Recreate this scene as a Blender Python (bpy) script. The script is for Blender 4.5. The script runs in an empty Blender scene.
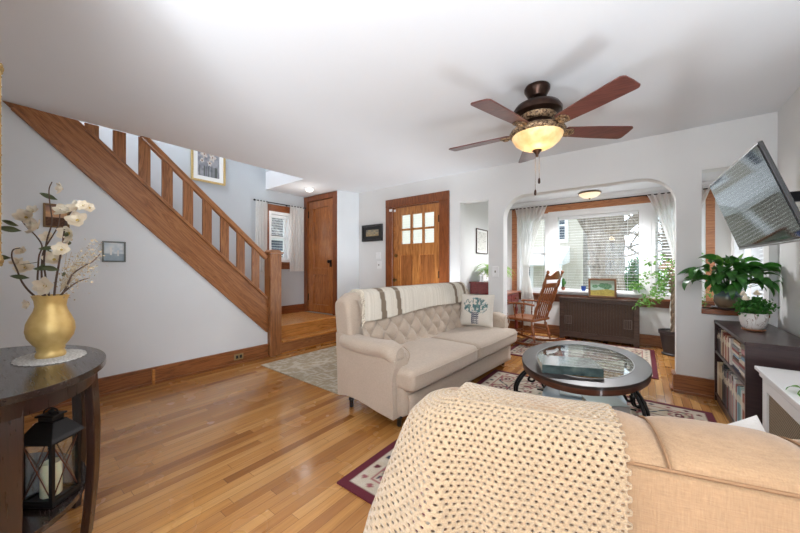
import bpy, bmesh, math, random
from math import sin, cos, pi, radians, sqrt, exp
from mathutils import Vector, Matrix
from mathutils.geometry import tessellate_polygon

SC = bpy.context.scene
COL = SC.collection
RND = random.Random(7)

# ------------------------------------------------------------------ camera, world, lights, exposure
YAW = radians(37.2)
cam_data = bpy.data.cameras.new('camera')
cam_data.sensor_width = 36.0
cam_data.lens = 317.0 / 800.0 * 36.0
cam_data.clip_start = 0.02
cam = bpy.data.objects.new('camera', cam_data)
cam.location = (0, 0, 1.166)
cam.rotation_euler = (radians(90), 0, YAW)
COL.objects.link(cam)
SC.camera = cam

world = bpy.data.worlds.new('sky')
SC.world = world
world.use_nodes = True
_bg = world.node_tree.nodes['Background']
_bg.inputs[0].default_value = (0.86, 0.93, 1.0, 1)
_bg.inputs[1].default_value = 1.8

SC.view_settings.view_transform = 'Standard'
SC.view_settings.look = 'None'
SC.view_settings.gamma = 1.0
SC.view_settings.exposure = 1.12
SC.view_settings.use_curve_mapping = False
SC.cycles.use_denoising = True
SC.cycles.max_bounces = 10
SC.cycles.diffuse_bounces = 5
SC.cycles.transparent_max_bounces = 24
SC.cycles.sample_clamp_indirect = 8.0
SC.cycles.caustics_reflective = False
SC.cycles.caustics_refractive = False

def area_light(name, loc, target, sx, sy, power, color):
    l = bpy.data.lights.new(name, 'AREA')
    l.shape = 'RECTANGLE'; l.size = sx; l.size_y = sy
    l.energy = power; l.color = color
    o = bpy.data.objects.new(name, l); COL.objects.link(o)
    o.location = loc
    o.rotation_euler = (Vector(target) - Vector(loc)).to_track_quat('-Z', 'Y').to_euler()
    return o
def point_light(name, loc, power, color, r=0.05):
    l = bpy.data.lights.new(name, 'POINT'); l.energy = power; l.color = color; l.shadow_soft_size = r
    o = bpy.data.objects.new(name, l); COL.objects.link(o); o.location = loc
    return o
# added fill panel standing in for daylight from an unseen side window
area_light('fill_side_area', (0.84, -0.9, 1.45), (-2.4, 0.4, 2.0), 1.6, 1.3, 40, (0.86, 0.93, 1.0))
def spot_light(name, loc, target, power, color, ang, r=0.12):
    l = bpy.data.lights.new(name, 'SPOT'); l.energy = power; l.color = color; l.spot_size = radians(ang); l.spot_blend = 0.6; l.shadow_soft_size = r
    o = bpy.data.objects.new(name, l); COL.objects.link(o); o.location = loc
    o.rotation_euler = (Vector(target) - Vector(loc)).to_track_quat('-Z', 'Y').to_euler()
# added fill spots, all out of view, to brighten ceiling and walls
UPL = [(-1.05, -0.22, 0.62), (0.50, -1.9, 0.24), (0.74, 1.50, 0.24), (-2.08, 3.58, 0.24)]
spot_light('fill_uplight_spot', UPL[0], (-1.40, 0.10, 2.4), 62, (0.88, 0.94, 1.0), 145, 0.15)
spot_light('fill_uplight_spot', UPL[1], (0.30, -1.4, 2.4), 170, (0.86, 0.93, 1.0), 120, 0.25)
spot_light('fill_uplight_spot', UPL[2], (0.10, 1.90, 2.4), 95, (0.88, 0.94, 1.0), 120, 0.35)
spot_light('fill_uplight_spot', UPL[3], (-2.5, 3.0, 2.4), 60, (0.90, 0.95, 1.0), 130, 0.3)
# lamps
point_light('dining_pendant_bulb', (0.15, -0.75, 1.95), 3.0, (1.0, 0.62, 0.32), 0.12)
point_light('stairwell_fill', (-4.4, 0.9, 4.3), 58, (0.93, 0.96, 1.0), 0.2)  # added fill for the stairwell, no fixture known there
point_light('entry_ceiling_bulb', (-4.24, 3.1, 2.1), 1.6, (1.0, 0.97, 0.93), 0.08)
spot_light('sunroom_bulb', (-0.62, 5.35, 2.15), (-0.60, 4.9, 0.0), 75, (0.98, 0.98, 1.0), 165, 0.1)
sun = bpy.data.lights.new('sun', 'SUN'); sun.energy = 0.6; sun.angle = radians(15); sun.color = (1, 0.96, 0.9)
sun_o = bpy.data.objects.new('sun', sun); COL.objects.link(sun_o)
sun_o.rotation_euler = (radians(-38), radians(-30), 0)

# ------------------------------------------------------------------ helpers: node materials
class G:
    def __init__(s, name):
        s.m = bpy.data.materials.new(name); s.m.use_nodes = True
        s.nt = s.m.node_tree; s.n = s.nt.nodes; s.b = s.n['Principled BSDF']
        s.out = s.n['Material Output']
    def set(s, sock, v):
        if isinstance(v, bpy.types.NodeSocket): s.nt.links.new(v, sock)
        elif isinstance(v, (tuple, list)) and len(v) == 3 and sock.type == 'RGBA': sock.default_value = (*v, 1)
        else: sock.default_value = v
    def node(s, t, ins=None, **kw):
        nd = s.n.new(t)
        for k, v in kw.items(): setattr(nd, k, v)
        for k, v in (ins or {}).items(): s.set(nd.inputs[k], v)
        return nd
    def co(s, kind='Object'): return s.node('ShaderNodeTexCoord').outputs[kind]
    def geo(s): return s.node('ShaderNodeNewGeometry').outputs['Position']
    def map(s, v, scale=(1, 1, 1), rot=(0, 0, 0), loc=(0, 0, 0)):
        return s.node('ShaderNodeMapping', {'Vector': v, 'Scale': scale, 'Rotation': rot, 'Location': loc}).outputs[0]
    def noise(s, v, scale=5, detail=3, rough=0.5, dist=0.0):
        return s.node('ShaderNodeTexNoise', {'Vector': v, 'Scale': scale, 'Detail': detail, 'Roughness': rough, 'Distortion': dist}).outputs[0]
    def voro(s, v, scale=5, feature='F1', out=0): return s.node('ShaderNodeTexVoronoi', {'Vector': v, 'Scale': scale}, feature=feature).outputs[out]
    def wave(s, v, scale=5, dist=0, detail=2, dscale=1, direction='X', typ='BANDS'):
        return s.node('ShaderNodeTexWave', {'Vector': v, 'Scale': scale, 'Distortion': dist, 'Detail': detail, 'Detail Scale': dscale}, bands_direction=direction, wave_type=typ).outputs[1]
    def math(s, op, a, b=0.0, c=0.0): return s.node('ShaderNodeMath', {0: a, 1: b, 2: c}, operation=op).outputs[0]
    def sep(s, v):
        o = s.node('ShaderNodeSeparateXYZ', {0: v}).outputs; return o[0], o[1], o[2]
    def comb(s, x=0.0, y=0.0, z=0.0): return s.node('ShaderNodeCombineXYZ', {0: x, 1: y, 2: z}).outputs[0]
    def wn(s, v): return s.node('ShaderNodeTexWhiteNoise', {'Vector': v}, noise_dimensions='3D').outputs[0]
    def ramp(s, f, stops, interp='LINEAR'):
        nd = s.node('ShaderNodeValToRGB', {0: f}); cr = nd.color_ramp; cr.interpolation = interp
        while len(cr.elements) < len(stops): cr.elements.new(0.5)
        for e, (p, c) in zip(cr.elements, stops):
            e.position = p; e.color = (*c, 1) if len(c) == 3 else c
        return nd.outputs[0]
    def mix(s, f, a, b, mode='MIX'):
        nd = s.node('ShaderNodeMix', data_type='RGBA', blend_type=mode)
        s.set(nd.inputs[0], f); s.set(nd.inputs[6], a); s.set(nd.inputs[7], b)
        return nd.outputs[2]
    def bump(s, h, strength=0.3, dist=0.01):
        return s.node('ShaderNodeBump', {'Height': h, 'Strength': strength, 'Distance': dist}).outputs[0]
    def done(s, **kw):
        names = dict(color='Base Color', rough='Roughness', metal='Metallic', normal='Normal', coat='Coat Weight', alpha='Alpha',
                     trans='Transmission Weight', ior='IOR', sheen='Sheen Weight', ecol='Emission Color', estr='Emission Strength', spec='Specular IOR Level', sss='Subsurface Weight', crough='Coat Roughness')
        for k, v in kw.items(): s.set(s.b.inputs[names[k]], v)
        return s.m

def srgb(r, g, b):
    f = lambda c: ((c / 255.0) / 12.92 if c / 255.0 <= 0.04045 else (((c / 255.0) + 0.055) / 1.055) ** 2.4)
    return (f(r), f(g), f(b))
def mul(c, k): return tuple(min(1, x * k) for x in c)

def plain(name, color, rough=0.5, metal=0.0, var=0.06, scale=12, bump=0.0, bscale=60, **kw):
    g = G(name); v = g.co()
    n = g.noise(v, scale, 3)
    col = g.ramp(n, [(0.3, mul(color, 1 - var)), (0.7, mul(color, 1 + var))])
    d = dict(color=col, rough=rough, metal=metal, **kw)
    if bump: d['normal'] = g.bump(g.noise(v, bscale, 3), bump, 0.003)
    return g.done(**d)

def wood(name, dark, mid, light, axis='Z', rough=0.35, ring=1.0, rot=(0, 0, 0), coat=0.0, strength=0.12, world_co=False):
    """oak-like grain running along the axis"""
    g = G(name); v = g.geo() if world_co else g.co()
    if rot != (0, 0, 0): v = g.map(v, rot=rot)
    lo, hi = 0.9 * ring, 12.0 * ring
    sc = {'X': (lo, hi, hi), 'Y': (hi, lo, hi), 'Z': (hi, hi, lo)}[axis]
    a = g.noise(g.map(v, scale=sc), 1.0, 4, 0.6, 1.5)
    sc2 = tuple(x * 6 for x in sc)
    b = g.noise(g.map(v, scale=sc2), 1.6, 3, 0.65, 0.3)
    rings = g.math('FRACT', g.math('MULTIPLY', a, 6.0))
    rings = g.math('PINGPONG', rings, 0.5)
    f = g.math('ADD', g.math('MULTIPLY', rings, 0.9), g.math('MULTIPLY', b, 0.55))
    col = g.ramp(f, [(0.12, dark), (0.42, mid), (0.8, light)])
    nrm = g.bump(b, strength, 0.002)
    return g.done(color=col, rough=g.math('MULTIPLY_ADD', b, 0.2, rough - 0.1), normal=nrm, coat=coat, crough=0.15)

def fabric(name, color, weave=700, var=0.10, rough=0.95, strength=0.35, sheen=0.2, light=None):
    g = G(name); v = g.co()
    x, y, z = g.sep(v)
    w1 = g.noise(g.map(v, scale=(1, 1, 12)), weave / 14.0, 2)
    w2 = g.noise(g.map(v, scale=(9, 9, 1)), weave / 14.0, 2)
    w = g.math('ADD', w1, w2)
    big = g.noise(v, 4, 2)
    f = g.math('ADD', g.math('MULTIPLY', w, 0.5), g.math('MULTIPLY', big, 0.25))
    col = g.ramp(f, [(0.35, mul(color, 1 - 1.6 * var)), (0.85, mul(color, 1 + 1.6 * var))])
    return g.done(color=col, rough=rough, normal=g.bump(w, strength, 0.002), sheen=sheen)

def vcol(name, rough=0.9, noise=0.12, nscale=250, strength=0.4, metal=0.0, spec=0.3):
    """colours come from the pattern woven or printed on the thing (attribute 'pattern')"""
    g = G(name); v = g.co()
    a = g.node('ShaderNodeAttribute', attribute_name='pattern').outputs['Color']
    n = g.noise(v, nscale, 2)
    col = g.mix(1.0, a, g.ramp(n, [(0.25, (1 - noise * 1.5,) * 3), (0.75, (1.0,) * 3)]), 'MULTIPLY')
    return g.done(color=col, rough=rough, normal=g.bump(n, strength, 0.002), metal=metal, spec=spec)

def emis(name, color, strength, base=(0.8, 0.8, 0.8)):
    g = G(name); return g.done(color=base, ecol=color, estr=strength, rough=0.4)

# ------------------------------------------------------------------ helpers: meshes
def chain_matrix(o):
    M = Matrix.Identity(4)
    while o is not None:
        M = o.matrix_basis @ M; o = o.parent
    return M

class MB:
    def __init__(s): s.v = []; s.f = []; s.mi = []; s.cols = None; s.cur = 0
    def add(s, vs, fs):
        k = len(s.v); s.v.extend([tuple(p) for p in vs])
        for f in fs: s.f.append([i + k for i in f]); s.mi.append(s.cur)
        return s
    def box(s, x0, x1, y0, y1, z0, z1):
        vs = [(x, y, z) for z in (z0, z1) for y in (y0, y1) for x in (x0, x1)]
        return s.add(vs, [(0, 2, 3, 1), (4, 5, 7, 6), (0, 1, 5, 4), (2, 6, 7, 3), (0, 4, 6, 2), (1, 3, 7, 5)])
    def obox(s, c, ax, ay, az, hx, hy, hz):
        c, ax, ay, az = Vector(c), Vector(ax).normalized(), Vector(ay).normalized(), Vector(az).normalized()
        vs = [c + ax * (sx * hx) + ay * (sy * hy) + az * (sz * hz) for sz in (-1, 1) for sy in (-1, 1) for sx in (-1, 1)]
        return s.add(vs, [(0, 2, 3, 1), (4, 5, 7, 6), (0, 1, 5, 4), (2, 6, 7, 3), (0, 4, 6, 2), (1, 3, 7, 5)])
    def bar(s, p0, p1, w, t, up=(0, 0, 1)):
        p0, p1 = Vector(p0), Vector(p1); d = (p1 - p0); L = d.length; d.normalize()
        side = d.cross(Vector(up)).normalized(); u = side.cross(d)
        return s.obox((p0 + p1) / 2, d, side, u, L / 2, w / 2, t / 2)
    def tube(s, pts, rad, n=8, cap=True, closed=False, flat=1.0):
        pts = [Vector(p) for p in pts]
        if not hasattr(rad, '__len__'): rad = [rad] * len(pts)
        N = len(pts); rings = []
        up = Vector((0, 0, 1)); prev = None
        for i, p in enumerate(pts):
            if closed: d = pts[(i + 1) % N] - pts[i - 1]
            else: d = pts[min(i + 1, N - 1)] - pts[max(i - 1, 0)]
            if d.length < 1e-9: d = Vector((0, 0, 1))
            d.normalize()
            if prev is None:
                a = d.cross(up)
                if a.length < 1e-3: a = d.cross(Vector((1, 0, 0)))
                a.normalize()
            else:
                a = prev - d * prev.dot(d)
                if a.length < 1e-6: a = d.cross(up)
                a.normalize()
            prev = a; b = d.cross(a)
            rings.append([p + (a * cos(2 * pi * k / n) + b * sin(2 * pi * k / n) * flat) * rad[i] for k in range(n)])
        vs = [q for r in rings for q in r]; fs = []
        M = N if closed else N - 1
        for i in range(M):
            j = (i + 1) % N
            for k in range(n): fs.append((i * n + k, i * n + (k + 1) % n, j * n + (k + 1) % n, j * n + k))
        if cap and not closed:
            fs.append(tuple(range(n))[::-1]); fs.append(tuple((N - 1) * n + k for k in range(n)))
        return s.add(vs, fs)
    def cyl(s, p0, p1, r0, r1=None, n=16): return s.tube([p0, p1], [r0, r0 if r1 is None else r1], n)
    def lathe(s, prof, c=(0, 0, 0), n=28, sx=1.0, sy=1.0, wob=None, axis=None):
        vs = []; fs = []
        for i, (r, z) in enumerate(prof):
            for k in range(n):
                a = 2 * pi * k / n; rr = r * (1 + (wob(a, z) if wob else 0))
                vs.append(Vector((rr * cos(a) * sx, rr * sin(a) * sy, z)))
        for i in range(len(prof) - 1):
            for k in range(n): fs.append((i * n + k, i * n + (k + 1) % n, (i + 1) * n + (k + 1) % n, (i + 1) * n + k))
        if prof[0][0] > 1e-6: fs.append(tuple(range(n))[::-1])
        if prof[-1][0] > 1e-6: fs.append(tuple((len(prof) - 1) * n + k for k in range(n)))
        if axis is not None:
            q = Vector((0, 0, 1)).rotation_difference(Vector(axis)); vs = [q @ v for v in vs]
        return s.add([v + Vector(c) for v in vs], fs)
    def ball(s, c, r, n=12, m=8, sz=1.0, sx=1.0, sy=1.0):
        prof = [(max(1e-7, r * sin(pi * i / m)), -r * cos(pi * i / m) * sz) for i in range(m + 1)]
        return s.lathe(prof, c, n, sx, sy)
    def prism(s, poly, plane, a, b, holes=()):
        """2-D outline with holes, extruded. plane 'XZ' extrudes along Y, 'YZ' along X, 'XY' along Z"""
        def P(p, w):
            if plane == 'XZ': return (p[0], w, p[1])
            if plane == 'YZ': return (w, p[0], p[1])
            return (p[0], p[1], w)
        loops = [list(poly)] + [list(h) for h in holes]
        tri = tessellate_polygon([[Vector((p[0], p[1], 0)) for p in l] for l in loops])
        flat = [p for l in loops for p in l]; n = len(flat)
        vs = [P(p, a) for p in flat] + [P(p, b) for p in flat]
        fs = [tuple(t) for t in tri] + [tuple(i + n for i in reversed(t)) for t in tri]
        k = 0
        for l in loops:
            m = len(l)
            for i in range(m): fs.append((k + i, k + (i + 1) % m, k + (i + 1) % m + n, k + i + n))
            k += m
        return s.add(vs, fs)
    def grid(s, fn, nu, nv, col=None, closed_u=False):
        k0 = len(s.v); vs = []; cs = []
        for i in range(nu + 1):
            for j in range(nv + 1):
                u, v = i / nu, j / nv
                vs.append(fn(u, v))
                if col: cs.append(col(u, v))
        fs = [(i * (nv + 1) + j, (i + 1) * (nv + 1) + j, (i + 1) * (nv + 1) + j + 1, i * (nv + 1) + j + 1) for i in range(nu) for j in range(nv)]
        if col:
            if s.cols is None: s.cols = []
            s.cols += [(1, 1, 1)] * (k0 - len(s.cols)) + cs
        return s.add(vs, fs)
    def rbox(s, c, h, r, puff=(0, 0, 0), n=10, M=None, fn=None):
        """soft box: half sizes h, corner radius r, puff = bulge of each face pair"""
        c = Vector(c); r = min(r, min(h))
        def axis(hh):
            a = [-1 + 2 * i / n for i in range(n + 1)]
            e = [hh * 1.0]
            inner = hh - r
            out = [-(inner + r * sin(t * pi / 2 / 4)) for t in range(4, 0, -1)] + [inner * x for x in a] + [inner + r * sin(t * pi / 2 / 4) for t in range(1, 5)]
            return out
        A = [axis(h[0]), axis(h[1]), axis(h[2])]
        idx = {}; vs = []; fs = []
        def V(i, j, k):
            key = (i, j, k)
            if key in idx: return idx[key]
            p = Vector((A[0][i], A[1][j], A[2][k]))
            q = Vector([max(-(h[t] - r), min(h[t] - r, p[t])) for t in range(3)])
            d = p - q
            if d.length > 1e-9: p2 = q + d.normalized() * r
            else: p2 = p
            w = [p2[t] / h[t] for t in range(3)]
            for t in range(3):
                a_, b_ = (t + 1) % 3, (t + 2) % 3
                p2[t] += puff[t] * w[t] * max(0, 1 - abs(w[a_]) ** 2.5) * max(0, 1 - abs(w[b_]) ** 2.5)
            if fn: p2 = Vector(fn(p2))
            if M: p2 = M @ p2
            idx[key] = len(vs); vs.append(p2 + c); return idx[key]
        N = [len(a) - 1 for a in A]
        for (ax, u, w) in ((0, 1, 2), (1, 2, 0), (2, 0, 1)):
            for side in (0, N[ax]):
                for i in range(N[u]):
                    for j in range(N[w]):
                        def T(a, b):
                            t = [0, 0, 0]; t[ax] = side; t[u] = a; t[w] = b; return V(*t)
                        f = (T(i, j), T(i + 1, j), T(i + 1, j + 1), T(i, j + 1))
                        fs.append(f if side else f[::-1])
        return s.add(vs, fs)
    def build(s, name, mat, parent=None, smooth=True, world=False, bevel=0, segs=2, sub=0, solid=0, weld=False, normals=True, angle=40):
        me = bpy.data.meshes.new(name)
        me.from_pydata(s.v, [], s.f)
        mats = mat if isinstance(mat, (list, tuple)) else [mat]
        for m in mats: me.materials.append(m)
        if len(mats) > 1:
            for p, k in zip(me.polygons, s.mi): p.material_index = k
        if s.cols is not None:
            cs = s.cols + [(1, 1, 1)] * (len(s.v) - len(s.cols))
            at = me.color_attributes.new('pattern', 'FLOAT_COLOR', 'POINT')
            at.data.foreach_set('color', [x for c in cs for x in (c[0], c[1], c[2], 1.0)])
        if normals or weld:
            bm = bmesh.new(); bm.from_mesh(me)
            if weld: bmesh.ops.remove_doubles(bm, verts=bm.verts, dist=1e-5)
            if normals: bmesh.ops.recalc_face_normals(bm, faces=bm.faces)
            bm.to_mesh(me); bm.free()
        if world and parent is not None: me.transform(chain_matrix(parent).inverted())
        o = bpy.data.objects.new(name, me); COL.objects.link(o)
        if parent is not None: o.parent = parent
        if solid:
            m = o.modifiers.new('solid', 'SOLIDIFY'); m.thickness = solid; m.offset = 0
        if bevel:
            m = o.modifiers.new('bevel', 'BEVEL'); m.width = bevel; m.segments = segs; m.limit_method = 'ANGLE'; m.angle_limit = radians(35)
        if sub:
            m = o.modifiers.new('sub', 'SUBSURF'); m.levels = sub; m.render_levels = sub
        if smooth:
            for p in me.polygons: p.use_smooth = True
            if not sub:
                bm = bmesh.new(); bm.from_mesh(me)
                for e in bm.edges:
                    if len(e.link_faces) == 2 and e.calc_face_angle(0) > radians(angle): e.smooth = False
                bm.to_mesh(me); bm.free()
        return o

def thing(name, label, cat, loc=(0, 0, 0), rz=0.0, group=None):
    o = bpy.data.objects.new(name, None); COL.objects.link(o)
    o.location = loc; o.rotation_euler = (0, 0, rz); o.empty_display_size = 0.1
    o['label'] = label; o['category'] = cat
    if group: o['group'] = group
    return o
def tag(o, label, cat, group=None, kind=None):
    o['label'] = label; o['category'] = cat
    if group: o['group'] = group
    if kind: o['kind'] = kind
    return o
def struct(o, label=None):
    o['kind'] = 'structure'
    if label: o['label'] = label
    return o
def rect(x0, x1, z0, z1): return [(x0, z0), (x1, z0), (x1, z1), (x0, z1)]
def lerp(a, b, t): return a + (b - a) * t
def lerpc(a, b, t): return tuple(x + (y - x) * t for x, y in zip(a, b))
def spline(P, n=8):
    """Catmull-Rom through the points"""
    P = [Vector(p) for p in P]; out = []
    for i in range(len(P) - 1):
        p0, p1, p2, p3 = P[max(i - 1, 0)], P[i], P[i + 1], P[min(i + 2, len(P) - 1)]
        for k in range(n):
            t = k / n
            out.append(0.5 * ((2 * p1) + (p2 - p0) * t + (2 * p0 - 5 * p1 + 4 * p2 - p3) * t * t + (3 * p1 - p0 - 3 * p2 + p3) * t ** 3))
    out.append(P[-1]); return out
def hash2(i, j, k=0):
    x = sin(i * 127.1 + j * 311.7 + k * 74.7) * 43758.5453
    return x - math.floor(x)
def vnoise(x, y, k=0):
    i, j = math.floor(x), math.floor(y); fx, fy = x - i, y - j
    fx = fx * fx * (3 - 2 * fx); fy = fy * fy * (3 - 2 * fy)
    return lerp(lerp(hash2(i, j, k), hash2(i + 1, j, k), fx), lerp(hash2(i, j + 1, k), hash2(i + 1, j + 1, k), fx), fy)

# ------------------------------------------------------------------ materials
OAK_D, OAK_M, OAK_L = srgb(94, 54, 27), srgb(142, 90, 50), srgb(166, 112, 68)
m_wall = plain('off_white_wall_paint', srgb(222, 222, 221), 0.85, var=0.012, scale=3, bump=0.08, bscale=90)
m_hall = plain('blue_grey_wall_paint', srgb(188, 193, 197), 0.85, var=0.012, scale=3, bump=0.08, bscale=90)
m_ceil = plain('ceiling_paint', srgb(222, 224, 227), 0.9, var=0.01, scale=2, bump=0.05, bscale=80)
m_cool = plain('cool_white_wall_paint', srgb(224, 228, 231), 0.85, var=0.012, scale=3, bump=0.08, bscale=90)
m_white = plain('white_gloss_paint', srgb(236, 236, 236), 0.35, var=0.01)
m_oakZ = wood('oak_grain_upright', OAK_D, OAK_M, OAK_L, 'Z', coat=0.25)
m_oakX = wood('oak_grain_across', OAK_D, OAK_M, OAK_L, 'X', coat=0.25)
m_oakY = wood('oak_grain_lengthwise', OAK_D, OAK_M, OAK_L, 'Y', coat=0.25)
m_oakS = wood('oak_grain_sloping', srgb(98, 58, 30), srgb(148, 94, 52), srgb(174, 118, 74), 'Y', rot=(radians(44), 0, 0), coat=0.25)
m_cut = lambda d, m, l, ax: wood('casing_wood', d, m, l, ax)
m_case = wood('dark_stained_casing', srgb(80, 38, 14), srgb(118, 62, 26), srgb(140, 78, 38), 'Z', coat=0.25)
m_caseX = wood('dark_stained_casing_across', srgb(80, 38, 14), srgb(118, 62, 26), srgb(140, 78, 38), 'X', coat=0.25)
m_caseY = wood('dark_stained_casing_lengthwise', srgb(80, 38, 14), srgb(118, 62, 26), srgb(140, 78, 38), 'Y', coat=0.25)
m_doorwood = wood('golden_oak_door', srgb(104, 58, 22), srgb(160, 100, 48), srgb(190, 128, 70), 'Z', coat=0.3)
m_closetwood = wood('closet_door_wood', srgb(96, 50, 18), srgb(146, 86, 38), srgb(172, 108, 54), 'Z', rough=0.3, coat=0.5)
m_baseY = wood('baseboard_wood', srgb(92, 50, 24), srgb(134, 82, 46), srgb(158, 102, 60), 'Y', coat=0.2)
m_baseX = wood('baseboard_wood_across', srgb(92, 50, 24), srgb(134, 82, 46), srgb(158, 102, 60), 'X', coat=0.2)
m_landY = wood('landing_wood', srgb(120, 70, 24), srgb(184, 122, 58), srgb(206, 144, 78), 'Y', coat=0.4, rough=0.3)
m_espresso = wood('espresso_wood', srgb(28, 13, 9), srgb(38, 19, 13), srgb(46, 24, 17), 'Z', rough=0.3, coat=0.4, strength=0.05)
m_espX = wood('espresso_wood_top', srgb(30, 20, 18), srgb(36, 25, 22), srgb(41, 29, 26), 'X', rough=0.25, coat=0.5, strength=0.01)
m_walnut = wood('dark_walnut', srgb(38, 22, 16), srgb(64, 40, 30), srgb(80, 54, 42), 'Z', rough=0.4, coat=0.2, strength=0.05)
m_mahog = wood('red_mahogany', srgb(60, 14, 14), srgb(104, 30, 30), srgb(124, 42, 38), 'Y', rough=0.3, coat=0.5, strength=0.05)
m_rocker = wood('rocker_oak', srgb(84, 40, 14), srgb(134, 74, 34), srgb(156, 94, 48), 'Z', rough=0.3, coat=0.5, ring=1.5)
m_iron = plain('black_iron', srgb(26, 24, 24), 0.4, 0.6, bump=0.1)
m_brass = plain('aged_brass', srgb(120, 96, 60), 0.35, 0.9)
m_steel = plain('brushed_steel', srgb(150, 150, 150), 0.35, 0.9)
m_black = plain('black_plastic', srgb(24, 24, 26), 0.35)
m_linen = fabric('oatmeal_linen', srgb(184, 167, 150), var=0.11)
m_peach = fabric('tan_linen', srgb(156, 125, 94), var=0.13, weave=520)
m_soil = plain('potting_soil', srgb(50, 36, 26), 0.95, var=0.3, scale=60, bump=0.6)
def glass_mat(name, tint=(0.95, 0.98, 1.0), rough=0.0, fac=0.06):
    g = G(name)
    t = g.node('ShaderNodeBsdfTransparent', {0: tint}).outputs[0]
    gl = g.node('ShaderNodeBsdfGlossy', {'Roughness': rough + 0.01, 'Color': (1, 1, 1)}).outputs[0]
    bf = g.node('ShaderNodeNewGeometry').outputs['Backfacing']
    fr = g.node('ShaderNodeFresnel', {'IOR': g.math('MULTIPLY_ADD', bf, 1 / 1.45 - 1.45, 1.45)}).outputs[0]
    mx = g.node('ShaderNodeMixShader', {0: fr, 1: t, 2: gl})
    g.nt.links.new(mx.outputs[0], g.out.inputs[0]); return g.m
m_glass = glass_mat('clear_window_glass')
m_tglass = glass_mat('table_glass', (0.72, 0.78, 0.76))
def sheer_mat(name, color, opacity):
    g = G(name); v = g.co()
    t = g.node('ShaderNodeBsdfTransparent', {0: (1, 1, 1)}).outputs[0]
    d = g.node('ShaderNodeBsdfDiffuse', {0: color}).outputs[0]
    l = g.node('ShaderNodeBsdfTranslucent', {0: color}).outputs[0]
    dl = g.node('ShaderNodeMixShader', {0: 0.45, 1: d, 2: l}).outputs[0]
    w = g.noise(g.map(v, scale=(1, 1, 0.2)), 160, 2)
    f = g.math('MULTIPLY_ADD', w, 0.25, opacity - 0.12)
    mx = g.node('ShaderNodeMixShader', {0: f, 1: t, 2: dl})
    g.nt.links.new(mx.outputs[0], g.out.inputs[0]); return g.m
m_sheer = sheer_mat('white_sheer_cloth', srgb(244, 243, 240), 0.80)
m_slat = plain('white_blind_slat', srgb(238, 239, 240), 0.5, var=0.01)
def leaf_mat(name, dark, light, rough=0.4):
    g = G(name); v = g.co()
    n = g.noise(v, 22, 2)
    col = g.ramp(n, [(0.3, dark), (0.7, light)])
    d = g.node('ShaderNodeBsdfTranslucent', {0: mul(light, 1.4)}).outputs[0]
    g.done(color=col, rough=rough)
    mx = g.node('ShaderNodeMixShader', {0: 0.28, 1: g.b.outputs[0], 2: d})
    g.nt.links.new(mx.outputs[0], g.out.inputs[0]); return g.m
m_leafd = leaf_mat('deep_green_leaf', srgb(30, 74, 30), srgb(66, 128, 48))
m_leafm = leaf_mat('fresh_green_leaf', srgb(60, 110, 44), srgb(120, 168, 74))
m_leafl = leaf_mat('lime_green_frond', srgb(96, 150, 40), srgb(160, 205, 80))
m_leafs = leaf_mat('sage_leaf', srgb(64, 74, 48), srgb(98, 106, 72), 0.7)

# hardwood strip floor running along Y
def floor_material():
    g = G('oak_strip_floor'); v = g.geo()
    x, y, z = g.sep(v)
    W = 0.057
    ix = g.math('FLOOR', g.math('DIVIDE', x, W)); fx = g.math('FRACT', g.math('DIVIDE', x, W))
    off = g.math('MULTIPLY', g.wn(g.comb(ix, 3.3, 0.0)), 3.0)
    yy = g.math('DIVIDE', g.math('ADD', y, off), 0.95)
    iy = g.math('FLOOR', yy); fy = g.math('FRACT', yy)
    r = g.wn(g.comb(ix, iy, 5.0)); r2 = g.wn(g.comb(ix, iy, 9.0))
    base = g.ramp(r, [(0.0, srgb(148, 96, 46)), (0.25, srgb(174, 120, 62)), (0.6, srgb(190, 136, 76)), (0.85, srgb(204, 154, 94)), (1.0, srgb(158, 104, 54))])
    gv = g.comb(g.math('MULTIPLY', x, 55.0), g.math('ADD', g.math('MULTIPLY', y, 2.2), g.math('MULTIPLY', r2, 40.0)), 0.0)
    gn = g.noise(gv, 1.0, 4, 0.6, 0.8)
    col = g.mix(1.0, base, g.ramp(gn, [(0.25, (0.74, 0.68, 0.60)), (0.65, (1.04, 1.03, 1.0))]), 'MULTIPLY')
    ex = g.math('LESS_THAN', g.math('MINIMUM', fx, g.math('SUBTRACT', 1.0, fx)), 0.022)
    ey = g.math('LESS_THAN', fy, 0.0028)
    gap = g.math('MAXIMUM', ex, ey)
    col = g.mix(g.math('MULTIPLY', gap, 0.62), col, srgb(70, 38, 16))
    h = g.math('SUBTRACT', g.math('MULTIPLY', gn, 0.15), gap)
    rough = g.math('MULTIPLY_ADD', g.noise(v, 3, 3), 0.18, 0.17)
    return g.done(color=col, rough=rough, normal=g.bump(h, 0.25, 0.001), coat=0.35, crough=0.12)
m_floor = floor_material()

# ------------------------------------------------------------------ the room shell
CH, YB, YB2, XR, XL = 2.43, 3.92, 4.06, 0.89, -3.87
YW, XSL, XSR, SCH = 5.92, -2.08, 0.95, 2.30
m = MB(); m.box(-3.95, 1.1, -3.1, 6.1, -0.12, 0.0); m.box(-5.1, -3.95, -0.1, 4.2, -0.12, 0.0)
struct(m.build('floor', m_floor, smooth=False))
m = MB(); m.box(XL, 1.1, -3.1, YB2, CH, CH + 0.28); m.box(-5.05, XL, 2.81, YB2, CH, CH + 0.28)
struct(m.build('ceiling', m_ceil, smooth=False))
m = MB(); m.box(-2.3, 1.15, YB2, 6.15, SCH, SCH + 0.12)
struct(m.build('ceiling_sunroom', m_ceil, smooth=False))
m = MB(); m.box(-5.05, -3.6, -1.2, 2.95, 4.85, 4.95)
struct(m.build('ceiling_stairwell', m_ceil, smooth=False))

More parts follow.
